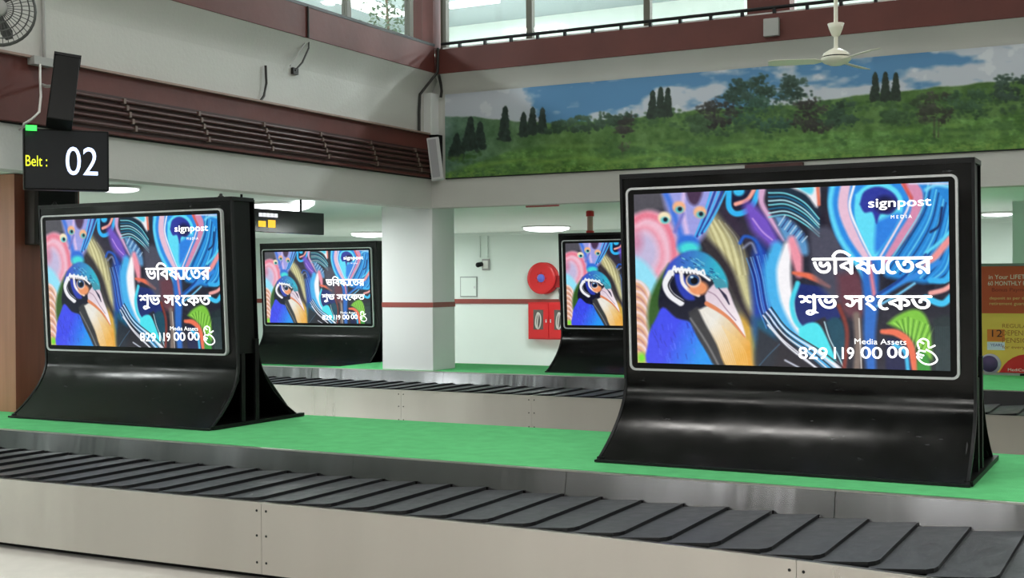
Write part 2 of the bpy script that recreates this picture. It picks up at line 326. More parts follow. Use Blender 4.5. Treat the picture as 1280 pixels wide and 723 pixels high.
    S([(994, 302), (1000, 324), (1003, 345)], [10, 14, 8], (238, 150, 168), 3); S([(996, 343), (1018, 348), (1040, 360)], [4, 8, 4], (230, 112, 84), 1.5)
    P([(1002, 356), (1034, 362), (1046, 380), (1054, 398), (1038, 402), (1034, 398), (1022, 404), (1008, 412), (999, 396), (997, 374)], (26, 42, 112), 1.6)
    S([(1001, 356), (994, 380), (998, 402), (1010, 416)], 6, (76, 214, 236), 1.5)
    P([(1002, 414), (1012, 406), (1026, 406), (1036, 422), (1048, 452), (1038, 450), (1020, 434), (1004, 424)], (78, 228, 240), 1.5)
    P([(1036, 404), (1046, 398), (1056, 404), (1060, 430), (1056, 456), (1044, 432)], (20, 74, 96), 2); S([(1034, 404), (1040, 424), (1050, 444), (1058, 462)], 1.5, (200, 235, 245), .8)
    for k in range(6): S([(958+k*2, 396-k*2), (980+k*2, 424-k*2), (1006+k*5, 446-k), (1028+k*7, 466)], 1.6, ((240, 240, 248), (30, 30, 44))[k % 2], .8)
    P([(952, 412), (970, 424), (1000, 448), (1022, 466), (952, 466)], (36, 34, 44), 3, .85); S([(964, 408), (990, 436), (1030, 466)], 2.4, (236, 238, 246), 1); S([(950, 462), (964, 446), (978, 432)], 1, (90, 150, 190), .8, .6); S([(985, 452), (1004, 462)], 2, (210, 215, 230), 1)
    # dim central ground
    P([(1016, 288), (1044, 288), (1064, 330), (1078, 368), (1050, 380), (1020, 345)], (92, 92, 110), 4, .7)
    P([(1050, 345), (1078, 345), (1084, 395), (1056, 392)], (104, 62, 74), 5)
    # large tear-drop feather
    P([(1040, 226), (1155, 226), (1150, 262), (1120, 320), (1096, 345), (1070, 330), (1048, 296), (1040, 262)], (44, 140, 228), 2.5)
    S([(1046, 230), (1042, 260), (1052, 296), (1072, 328), (1086, 352)], 6, (96, 214, 248), 2)
    S([(1062, 228), (1058, 262), (1070, 296), (1090, 330)], [12, 13, 12, 7], (232, 192, 214), 1.8); S([(1072, 232), (1066, 262), (1078, 294), (1094, 326)], 3, (246, 244, 250), 1)
    P([(1073, 246), (1088, 234), (1112, 232), (1128, 244), (1132, 262), (1122, 288), (1106, 312), (1095, 324), (1082, 300), (1072, 274)], (98, 222, 248), 1.5)
    P([(1098, 280), (1128, 268), (1120, 292), (1098, 318)], (46, 130, 226), 3)
    P([(1078, 258), (1084, 242), (1102, 236), (1120, 244), (1126, 258), (1116, 270), (1104, 270), (1099, 282), (1094, 268), (1084, 268)], (46, 58, 158), 1.5); E(1110, 258, 13, 10, (24, 26, 62), 4)
    S([(1138, 230), (1150, 248), (1146, 272), (1130, 298), (1108, 330)], [16, 15, 13, 12, 6], (216, 142, 176), 1.8); S([(1130, 230), (1140, 246), (1138, 262), (1124, 288), (1104, 322)], 2.6, (246, 226, 236), 1); S([(1131, 230), (1142, 250)], 5, (214, 92, 90), 1.5)
    P([(1158, 226), (1192, 224), (1192, 345), (1120, 350), (1110, 336), (1140, 296), (1156, 262)], (38, 134, 214), 3)
    for k in range(16): S([(1108+k*5, 340+k*1), (1136+k*4, 296+k*3.4), (1156+k*3, 262+k*4), (1164+k*3, 228+k*4)], 1.7, ((120, 222, 246), (16, 50, 110), (60, 170, 235))[k % 3], .9, .85)
    S([(1166, 292), (1176, 284), (1180, 262)], 3, (20, 40, 90), 1.2); S([(1156, 338), (1172, 322), (1190, 300)], [5, 9, 9], (240, 150, 150), 2); S([(1160, 318), (1178, 304), (1191, 290)], 4, (96, 214, 246), 1.4)
    S([(1160, 240), (1172, 234), (1190, 236)], 4, (130, 220, 250), 2); S([(1140, 232), (1188, 232)], 2.5, (220, 220, 240), 1.4)
    # below the feather
    S([(1090, 336), (1092, 380), (1090, 420), (1092, 466)], [22, 18, 15, 12], (46, 110, 198), 3); S([(1090, 330), (1096, 370)], 5, (220, 130, 150), 2)
    S([(1074, 396), (1076, 430), (1074, 466)], 9, (128, 112, 104), 2.5); S([(1077, 400), (1080, 466)], 1.5, (220, 214, 206), .8); S([(1052, 384), (1062, 416), (1058, 466)], 5, (132, 56, 50), 1.8)
    S([(1102, 372), (1124, 358), (1150, 344), (1176, 330)], 7, (56, 140, 224), 2); S([(1100, 384), (1122, 372), (1146, 356)], 3, (120, 200, 240), 1.2); S([(1098, 372), (1130, 350), (1160, 320)], 3, (26, 60, 140), 1.4)
    P([(1118, 378), (1192, 376), (1192, 402), (1150, 396)], (34, 34, 48), 3)
    S([(1192, 340), (1184, 352), (1166, 352)], 7, (60, 180, 240), 1.4); S([(1192, 358), (1182, 364), (1166, 368)], 6, (240, 166, 160), 1.4); S([(1192, 372), (1180, 381), (1160, 374)], 8, (70, 200, 246), 1.4)
    # green fan and coral eye
    P([(1112, 406), (1124, 396), (1144, 388), (1158, 394), (1166, 414), (1170, 452), (1154, 440), (1138, 420)], (126, 196, 66), 2.5)
    for k in range(15): S([(1130+k*1.6, 412+k*2.6), (1120+k*3.6, 398+abs(k-5)*1.4)], 1.2, ((176, 232, 110), (66, 120, 40))[k % 2], .8, .8)
    P([(1112, 424), (1134, 430), (1144, 466), (1112, 466)], (24, 30, 74), 2); S([(1106, 416), (1124, 418), (1140, 432), (1147, 466)], [6, 9, 9, 8], (236, 116, 86), 1.4); S([(1120, 432), (1134, 442), (1138, 466)], 5, (70, 190, 236), 1.4)
    P([(1150, 440), (1162, 446), (1166, 468), (1150, 468)], (60, 150, 60), 2); P([(1168, 400), (1192, 400), (1192, 468), (1170, 468)], (34, 48, 52), 3)
    for k in range(8): S([(1172+k*2.4, 410), (1174+k*2.2, 466)], 1, (60, 84, 88), .8, .6)
    p.c += ((noise2(p.x, p.y, 3.2, 9)-.5)*12)[:, None]
    p.c = np.clip(p.c, 0, 255); return p
def paint_mural():
    src = [(555, 120), (1280, 54), (1280, 186.5), (560, 223)]
    p = Paint(900, 120, homog([(0, 0), (1, 0), (1, 1), (0, 1)], src), 1.2)
    U, V = p.U, p.V; x, y = p.x, p.y; A, B = U*725, V*122
    p.c[:] = (70, 116, 156); n = noise2(A, B*2.2, 60, 11); n1 = noise2(A, B, 22, 4); n3 = noise2(A, B, 8, 8); n4 = noise2(A, B*1.6, 4, 6)
    bias = np.interp(U, [0, .15, .19, .24, .38, .42, .5, .56, .7, .8, .92, 1.0, 1.2], [.5, .45, .1, -.12, -.12, .02, .16, .0, -.1, -.1, .0, .2, .2])+np.interp(V, [0, .1, .2, .45], [.05, -.03, -.02, .16])
    cl = np.clip((n-.5+bias+.16*(n1-.5))*7, 0, 1); p.mix(slice(None), cl, (166, 172, 182)); cl = np.clip((n1-.62)*8, 0, .5)*cl; p.mix(slice(None), cl, (192, 196, 200))
    h1 = np.interp(U, [0, .06, .15, .22, .3, .4, .48, .58, .66, .75, .85, .95, 1.2], [.25, .28, .38, .42, .44, .42, .40, .40, .42, .37, .35, .34, .33])+.04*(n1-.5)
    a = np.clip((V-h1)*50, 0, 1); k1 = np.clip(U*4, 0, 1)[:, None]; far = np.array([(74, 104, 88)])*(1-k1)+np.array([(66, 98, 44)])*k1
    p.c = p.c*(1-a[:, None])+(far+(n3-.5)[:, None]*50+(n1-.5)[:, None]*36)*a[:, None]
    mist = np.clip((n-.45)*4, 0, 1)*np.exp(-((U-.02)/.13)**2)*np.clip((V-.2)*6, 0, 1)*np.clip((.62-V)*6, 0, 1)*.6; p.mix(slice(None), mist, (138, 156, 158))
    def tree(px_, py_, w_, h_, col, n_=40, con=False):
        if con:
            for k in range(n_*3):
                t = rng.random(); ww = w_*(1.05-t)*.8; p.ell(px_+rng.uniform(-.5, .5)*ww, py_-h_*t, 1.2+rng.random()*1.5, 1.2+rng.random()*2, tuple(np.array(col)+rng.normal()*7), .9, .8)
            return
        for j in range(max(6, n_//16)):
            lx, ly = px_+rng.uniform(-.42, .42)*w_, py_-h_*rng.uniform(.1, .92); lr = min(w_, h_)*rng.uniform(.14, .26); sh = rng.normal()*7
            for k in range(22):
                q1, q2 = rng.normal(size=2); yy = ly+q2*lr*.45; p.ell(lx+q1*lr*.75, yy, .9+rng.random()*2, .8+rng.random()*1.4, tuple(np.array(col)+sh-q2*6+rng.normal()*5), .9, .75)
    def scrub(n_, x0, x1, f, col, sz):
        for q in range(n_):
            X = rng.uniform(x0, x1); Y = f(X)+rng.normal()*4; w2 = sz*(.5+rng.random())
            for k in range(12): p.ell(X+rng.uniform(-.5, .5)*w2, Y-rng.random()*w2*.45, 2.2, 1.6, tuple(np.array(col)+rng.normal()*8), 1, .6)
    scrub(90, 690, 1430, lambda X: np.interp((X-555)/725, [0, .4, 1, 1.2], [182, 152, 128, 122]), (46, 76, 38), 20)
    scrub(50, 850, 1430, lambda X: np.interp((X-555)/725, [0, .4, 1, 1.2], [190, 168, 146, 138]), (40, 68, 38), 26)
    h2 = np.interp(U, [0, .08, .15, .3, .45, .6, .7, .8, .9, 1.2], [.93, .80, .68, .74, .80, .76, .70, .74, .66, .66])+.03*(n1-.5)
    a = np.clip((V-h2)*30, 0, 1)*np.clip(.55+(n3-.45)*2, .4, 1); near = np.array([(70, 110, 44)])+(n3-.5)[:, None]*60+(n4-.5)[:, None]*56+(n1-.5)[:, None]*50; p.c = p.c*(1-a[:, None])+near*a[:, None]
    a = np.clip((V-.9)*12, 0, .6)*np.clip((n4-.35)*3, 0, 1); p.mix(slice(None), a, (104, 132, 52))
    for X, Y, W, Hh in ((588, 190, 26, 40), (600, 186, 18, 30), (630, 176, 18, 40), (653, 170, 12, 26), (664, 168, 14, 30), (676, 166, 13, 27), (572, 200, 24, 30)): tree(X, Y, W, Hh, (26, 42, 36), 60, True)
    for X, Y, W, Hh in ((690, 168, 28, 18), (712, 168, 30, 22), (742, 170, 40, 28), (770, 166, 34, 22)): tree(X, Y, W, Hh, (34, 58, 40), 60)
    for X, Y, W, Hh in ((812, 148, 13, 32), (822, 146, 13, 33), (831, 146, 13, 32), (1091, 126, 15, 32), (1104, 126, 15, 33), (1117, 125, 15, 31)): tree(X, Y, W, Hh, (22, 38, 27), 60, True)
    for X, Y, W, Hh, cc in ((776, 190, 26, 44, (40, 38, 34)), (916, 136, 34, 36, (34, 58, 48)), (950, 134, 34, 36, (34, 58, 46)), (984, 132, 38, 36, (34, 56, 46)), (946, 168, 80, 46, (36, 68, 52)), (895, 170, 40, 42, (34, 34, 32)), (1014, 166, 44, 42, (36, 36, 32)), (1048, 158, 36, 32, (36, 62, 44)), (1168, 158, 40, 42, (40, 44, 34)), (1206, 146, 50, 34, (38, 68, 42)), (1266, 128, 44, 32, (32, 54, 42)), (1105, 158, 34, 20, (42, 70, 38)), (870, 164, 34, 20, (44, 70, 40)), (1150, 132, 30, 12, (42, 64, 36)), (1320, 134, 64, 34, (36, 58, 40))): tree(X, Y, W, Hh, cc, 200 if W > 33 else 110)
    p.stroke([(776, 180), (777, 198)], 2, (50, 44, 38)); p.stroke([(1166, 150), (1166, 174)], 2.4, (52, 48, 40)); p.stroke([(1172, 150), (1171, 172)], 1.6, (52, 48, 40))
    scrub(60, 565, 1430, lambda X: np.interp((X-555)/725, [0, 1, 1.2], [206, 166, 156])+rng.uniform(-6, 8), (48, 82, 36), 22)
    for q in range(90):
        X = 560+rng.random()*860; f = (X-555)/725; p.ell(X, np.interp(f, [0, 1, 1.2], [205, 160, 150])+rng.normal()*7, 9+rng.random()*10, 2.2, ((58, 92, 44), (104, 140, 66))[q % 2], 2, .5)
    for X in (640, 700, 800): p.stroke([(X-40, 208-(X-640)*.02), (X+20, 200-(X-640)*.03), (X+60, 205-(X-640)*.03)], 3, (108, 138, 58), 2.5, .6)
    p.c = np.clip(p.c*1.14+3, 0, 255); return p
SCREEN_PAINT = paint_screen()
H_INV = np.linalg.inv(H_SCR)
def scr_uv(x, y):
    q = H_INV@np.array([x, y, 1]); return q[0]/q[2], q[1]/q[2]
from mathutils.geometry import tessellate_polygon
def glyph(ch, bold=.0, res=4):
    """outline text as triangles; every outer contour is filled by itself so overlapping contours stay solid"""
    c = bpy.data.curves.new('g', 'FONT'); c.body = ch; o = bpy.data.objects.new('g', c); COL.objects.link(o)
    dg = bpy.context.evaluated_depsgraph_get(); cu = o.evaluated_get(dg).to_curve(dg); loops = []
    for sp in cu.splines:
        B = sp.bezier_points; P = []
        for i in range(len(B)):
            p0, p3 = B[i], B[(i+1) % len(B)]; a0, a1, a2, a3 = (np.array(q[:2]) for q in (p0.co, p0.handle_right, p3.handle_left, p3.co))
            n = res if np.abs(np.cross(a1-a0, a3-a0))+np.abs(np.cross(a2-a0, a3-a0)) > 1e-5 else 1
            for k in range(n): t = k/n; P.append((1-t)**3*a0+3*(1-t)**2*t*a1+3*(1-t)*t*t*a2+t**3*a3)
        P = np.array(P)
        if len(P) > 2: A = .5*np.sum(P[:, 0]*np.roll(P[:, 1], -1)-np.roll(P[:, 0], -1)*P[:, 1]); loops.append((A, P))
    o.evaluated_get(dg).to_curve_clear(); bpy.data.objects.remove(o); bpy.data.curves.remove(c)
    if not loops: return [], []
    sgn = np.sign(max(loops, key=lambda l: abs(l[0]))[0]); V = []; Fc = []
    def inside(q, P):
        r = False
        for i in range(len(P)):
            a, b = P[i], P[(i+1) % len(P)]
            if (a[1] > q[1]) != (b[1] > q[1]) and q[0] < a[0]+(q[1]-a[1])*(b[0]-a[0])/(b[1]-a[1]): r = not r
        return r
    outs = [l for l in loops if l[0]*sgn > 0]; holes = [l for l in loops if l[0]*sgn < 0]
    for A, P in outs:
        polys = [P]+[h for a, h in holes if abs(a) < abs(A) and inside(h.mean(0), P)]
        tris = tessellate_polygon([[Vector((p[0], p[1], 0)) for p in q] for q in polys]); n = len(V)
        V += [tuple(p) for q in polys for p in q]; Fc += [tuple(n+i for i in t) for t in tris]
    if bold:
        n = len(V); V0, F0 = list(V), list(Fc); V = []; Fc = []
        for k, (dx, dy) in enumerate(((0, 0), (1, 0), (-1, 0), (0, 1), (0, -1))): V += [(p[0]+dx*bold, p[1]+dy*bold) for p in V0]; Fc += [tuple(i+k*n for i in f) for f in F0]
    return V, Fc
IADV = .27
def ribbon(pts, w):
    P = np.array(pts, float); v = []; n = len(P)
    for i in range(n):
        d = P[min(i+1, n-1)]-P[max(i-1, 0)]; d /= np.linalg.norm(d)+1e-9; q = np.array([-d[1], d[0]])*w/2; v += [tuple(P[i]+q), tuple(P[i]-q)]
    return v, [(2*i, 2*i+1, 2*i+3, 2*i+2) for i in range(n-1)]
def layout(items, bold):
    """glyph run without a shaper: items are characters already in visual order, or ('ya',)"""
    V = []; Fc = []; x = 0
    for it in items:
        if it == ' ': x += .28; continue
        if it == 'ya':
            th = np.linspace(0, 1, 14); hook = [(.02, .36), (.04, .25), (.09, .13), (.17, .05), (.26, .05), (.34, .11), (.40, .22)]
            parts = [ribbon([(-.02, .595), (.47, .595)], .075+bold), ribbon([(.40, .6), (.40, .0)], .08+bold), ribbon(hook, .075+bold)]; adv = .47
        else:
            g = glyph(it); mx = max(p[0] for p in g[0]); adv = 0 if it == 'ু' else IADV if it == 'ি' else mx-(.02 if it != 'ং' else -.05)
            parts = [([(a+dx*bold, b+dy*bold) for a, b in g[0]], g[1]) for dx, dy in ((0, 0), (.5, 0), (-.5, 0), (0, .4), (0, -.4))]
        for v, f in parts:
            n = len(V); V += [(a+x, b) for a, b in v]; Fc += [tuple(i+n for i in q) for q in f]
        x += adv
    return V, Fc
def fit(run, x0, x1, yb, yt, y0=None, y1=None):
    """scale the run into the box, returns vertices in the caller's plane (x right, y up)"""
    V, Fc = run; a = np.array(V); xs = (a[:, 0].min(), a[:, 0].max()); lo = a[:, 1].min() if y0 is None else y0; hi = a[:, 1].max() if y1 is None else y1
    return [(x0+(p[0]-xs[0])/(xs[1]-xs[0])*(x1-x0), yb+(p[1]-lo)/(hi-lo)*(yt-yb)) for p in V], Fc

# ------------------------------------------------------------------ large structure
YM, XW = 11.914, -7.336            # planes of the mural wall and of the left bulkhead
YF = 19.3                          # far wall of the low hall
ZF = .05                           # floor level
struct('floor', MB().box(-16, 9, -7, YF, ZF-.2, ZF), FLOOR)
struct('wall_far', MB().box(-16, 9, YF, YF+.2, ZF, 4.2), WALL2)
struct('wall_outer_left', MB().box(-16.2, -16, -7, YF, ZF, 4.2), WALL2)
struct('wall_right', MB().box(9, 9.2, -7, 21.2, ZF, 8), WALL)
struct('wall_rear', MB().box(-16, 9, -7.2, -7, ZF, 8), WALLR)
struct('ceiling', MB().box(-16, XW-.2, -7, YF, ZC, ZC+.1).box(XW-.2, 9, YM+.2, YF, ZC, ZC+.1), WALL2)
struct('ceiling_hall', MB().box(XW-.3, 9, -7, YM+.3, 7.95, 8.1), WALL)
struct('ceiling_upper', MB().box(-14, XW, -7, 21, ZU, ZU+.1).box(XW, 9, YM+.2, 21, ZU, ZU+.1), GREYC)
struct('floor_upper', MB().box(-14, XW-.15, -7, 21, 4.0, 4.16).box(XW-.15, 9, YM+.15, 21, 4.0, 4.16), FLOOR)
struct('wall_upper_far', MB().box(-14, 9, 21, 21.2, 4.1, 6.7), WALL2)
struct('wall_upper_left', MB().box(-14.2, -14, -7, 21, 4.1, 6.7), WALL2)
struct('wall_left', MB().box(XW-.2, XW, -7, YM, 2.426, 4.1), WALL)                  # bulkhead over the low hall
struct('wall_back', MB().box(XW, 9, YM, YM+.2, 2.431, 4.1), WALL)                   # wall that carries the mural
struct('wall_left_top', MB().box(XW-.1, XW+.1, -7, YM, ZU-.3, 8), WALL)
struct('wall_back_top', MB().box(XW, 9, YM-.1, YM+.1, ZU-.3, 8), WALL)
# unseen gallery added over the near side, keeping its lamps off the upper walls
struct('ceiling_gallery_added', MB().box(XW, 9, -7, .2, 2.95, 3.1), WALL2)
struct('wall_gallery_added', MB().box(XW, 9, .1, .2, 3.1, 3.9), WALLR)
# coves that carry the fascias
def cove(n): return [(.0+.135*(1-math.cos(t*math.pi/2)), t) for t in np.linspace(0, 1, n)]
m = MB(); pr = [(o_, 3.64+t*.275) for o_, t in cove(7)]
V = [(XW+.001+a, y, z) for y in (-7, YM) for a, z in pr]; k = len(pr)
m.add(V, [(i, k+i, k+i+1, i+1) for i in range(k-1)], True); struct('trim_1', m, WALL)
m = MB(); pr = [(o_, 3.69+t*.215) for o_, t in cove(7)]
V = [(x, YM-.001-a, z) for x in (XW+.13, 9) for a, z in pr]
m.add(V, [(i, i+1, k+i+1, k+i) for i in range(k-1)], True); struct('trim_2', m, WALL)
struct('trim_3', MB().box(XW-.1, XW+.14, -7, YM-.14, 3.912, 4.205), MAROON, .004)     # fascia over the left wall
struct('trim_4', MB().box(XW+.14, 9, YM-.14, YM+.1, 3.9, 4.17), MAROON, .004)         # fascia over the mural
struct('trim_5', MB().box(XW, XW+.05, -7, YM, 2.765, 3.235), MAROON, .004)            # maroon beam band
struct('trim_6', MB().box(XW, XW+.09, -7, YM, 3.235, 3.252), mat('beam_ledge', (150, 128, 118), .6))
struct('trim_16', MB().box(XW, XW+.054, 6.55, YM, 2.79, 3.07), mat('shaded_maroon', (58, 34, 32), .6, var=.15))  # dark backing band painted in for the shade between the pipes
struct('trim_7', MB().box(XW, XW+.012, -7, YM, 2.752, 2.765), BLACKS)
struct('trim_8', MB().box(XW-.1, XW+.142, -7, YM-.14, 4.205, 4.235), BLACKS)
pz = oY(476.5, 380.5, YM+.02)[2]
def pillar(n, x0, x1, y0, y1, z0, z1):
    o = struct('pillar_%d' % n, MB().box(x0, x1, y0, y1, z0, z1), PILL, .006)
    obj('stripe', MB().box(x0-.004, x1+.004, y0-.004, y1+.004, pz-.034, pz+.022), STRIPE, o)
pillar(1, -8.02, XW-.002, YM+.012, YM+.5, .6, ZC)
pillar(2, oY(1265.5, 300, 15)[0], .5, 15, 15.6, ZF, ZC)
pillar(3, -12.9, -12.3, YM+.012, YM+.5, .53, ZC)
pillar(4, 5.2, 5.85, YM+.012, YM+.5, .6, ZC)
struct('trim_9', MB().box(-16, 9, YF-.02, YF, oY(600, 379.8, YF)[2], oY(600, 374, YF)[2]), STRIPE)
struct('trim_10', MB().box(-16, 9, YF-.05, YF, ZC-.05, ZC), WALL2)
struct('trim_11', MB().box(-16, 9, -7, -6.98, 2.7, 3.2), MAROON)  # unseen bands added on the rear and right walls for steel reflections
struct('trim_12', MB().box(8.98, 9, -7, YM, 2.7, 3.2), MAROON)
struct('trim_13', MB().box(-16, 9, -7, -6.97, 1.2, 1.4), STRIPE)
# corner column of the upper storey
struct('pillar_5', MB().box(XW-.16, XW+.11, YM-.13, YM+.2, 4.2, ZU), MAROON, .004)
struct('pillar_6', MB().box(oY(935, 8, YM+.05)[0], oY(988, 8, YM+.05)[0], YM+.02, YM+.2, 4.17, ZU), MAROON)
# glazing: each window a frame, mullions and panes
def window(n, axis, a0, a1, edges, z0, z1, pos):
    o = bpy.data.objects.new('window_%d' % n, None); COL.objects.link(o); tag(o, kind='structure')
    def bx(p0, p1, q0, q1, za, zb): return MB().box(q0, q1, p0, p1, za, zb) if axis == 'Y' else MB().box(p0, p1, q0, q1, za, zb)
    obj('window_sill', bx(a0, a1, pos-.03, pos+.03, z0, z0+.035), ALU, o); obj('window_head', bx(a0, a1, pos-.03, pos+.03, z1-.05, z1), ALU, o)
    for e in edges: obj('mullion', bx(e-.035, e+.035, pos-.035, pos+.035, z0, z1), ALU, o)
    es = sorted([a0]+list(edges)+[a1])
    for p, q in zip(es[:-1], es[1:]):
        if q-p > .12: obj('pane', bx(p+.035, q-.035, pos-.004, pos+.004, z0+.035, z1-.05), GLASS, o)
yl = oX(433, 10, XW)[1]; yq = oX(511, 20, XW)[1]
window(1, 'Y', -6.9, YM-.14, [yq, yl]+[yl-2.3*k for k in range(1, 8)], 4.205, ZU, XW)
xs = [oY(x, 20, YM)[0] for x in (556, 663, 810)]
window(2, 'X', XW+.13, oY(934, 8, YM)[0], xs, 4.17, ZU, YM)
xr = oY(989, 8, YM)[0]
window(3, 'X', xr+.02, 8.9, [xr+1.6*k for k in range(1, 7)], 4.17, ZU, YM)
# upper storey fittings seen through the glass
struct('trim_14', MB().box(-13.99, -13.9, -7, 21, 5.75, 5.95), mat('crimson_band', (170, 60, 80), .5))

# ------------------------------------------------------------------ lamps
def low_ceiling_lamp(x, y, lab, r=.33, h=.07):
    t = thing('ceiling_light', (x, y, ZC), lab, 'ceiling light', 'round dome lights of the low ceiling')
    obj('lamp_rim', MB().lathe((x, y, ZC), (0, 0, -1), [(0, 0), (r, 0), (r+.01, .012), (r, .024), (0, .024)], 28), WPL, t)
    obj('diffuser', MB().lathe((x, y, ZC-.02), (0, 0, -1), [(r*.97, 0), (r*.93, h*.45), (r*.7, h*.8), (r*.35, h*.97), (0, h)], 28), LIGHTM, t)
    lamp('low_ceiling_lamp', (x, y, ZC-h-.04), r*2, r*2, LOW_W, (.95, 1, .98), 'DISK'); return t
for px_, py_, r, lab in ((683, 283, .38, 'dome ceiling light above the hose reel wall'), (462, 290.5, .33, 'dome ceiling light beside the left face of the white pillar'),
                      (349, 254.5, .35, 'largest glowing dome ceiling light, just above the hanging black sign'), (146, 233, .2, 'dome ceiling light beside the belt number display'),
                      (1247, 265.5, .2, 'dome ceiling light right of the nearest screen')):
    q = oZ(px_, py_, ZC); low_ceiling_lamp(q[0], q[1], lab, r, .035 if r < .3 else .07)
q = oZ(380, 254, ZC-.02); 
t = thing('ceiling_light', q, 'small round light beside the rod of the hanging black sign', 'ceiling light'); obj('diffuser', MB().lathe(q, (0, 0, -1), [(.11, -.02), (.11, .02), (.06, .05), (0, .055)], 20), LIGHTM, t)
for x, y in ((-5.5, -.9), (-2.2, -.9), (1.1, -.9), (4.4, -.9), (-5.5, -4.2), (-2.2, -4.2), (1.1, -4.2), (4.4, -4.2)):
    lamp('low_ceiling_lamp', (x, y, 2.9), .66, .66, LOW_W*1.2, (1, .98, .95), 'DISK')  # gallery lamps added out of view to light the lower hall
for x, y in ((-9.4, 1.2), (-11.6, 1.2), (-13.8, 1.2), (-9.4, 4.4), (-11.6, 4.4), (-13.8, 4.4), (-13, 9), (-14, 15.5), (1.6, 14.5), (-3.5, 15.5), (3.5, 14), (6.5, 17)):
    lamp('low_ceiling_lamp', (x, y, ZC-.05), .66, .66, LOW_W*1.2, (.95, 1, .98), 'DISK')  # unseen: near-left lamps read from skirt streaks, the rest added for brightness
for x, y, z in HALL_LAMPS:
    if z > 7: struct('ceiling_panel', MB().box(x-1.25, x+1.25, y-.22, y+.22, 7.86, 7.95), WPL)
    else:
        o = struct('added_pendant', MB().box(x-.8, x+.8, y-.12, y+.12, 3.82, 3.87), WPL)
        for dx in (-.6, .6): obj('suspension_wire', MB().tube([(x+dx, y, 3.87), (x+dx, y, 7.95)], .005, 6), GPL, o)
for x, y in ((-11, 2), (-11, 7), (-11, 12), (-11, 18), (-6, 16), (-2, 18), (-3, 14.5), (4, 16)):
    lamp('upper_lamp', (x, y, ZU-.04), 1.2, .3, UP_W, (.95, .98, 1))
for px_, py_, lab in ((633, 3, 'bright strip light on the upper storey ceiling'),):
    q = oZ(590, 3, ZU-.03); t = thing('strip_light', q, lab, 'ceiling light'); obj('diffuser', MB().box(q[0]-.5, q[0]+.5, q[1]-.12, q[1]+.12, q[2]-.04, q[2]+.028), LIGHTM, t)
q = oZ(460, 7, ZU-.03); t = thing('strip_light', q, 'bright strip light behind the upper left window', 'ceiling light'); obj('diffuser', MB().box(q[0]-.25, q[0]+.25, q[1]-.9, q[1]+.9, q[2]-.04, q[2]+.028), LIGHTM, t)

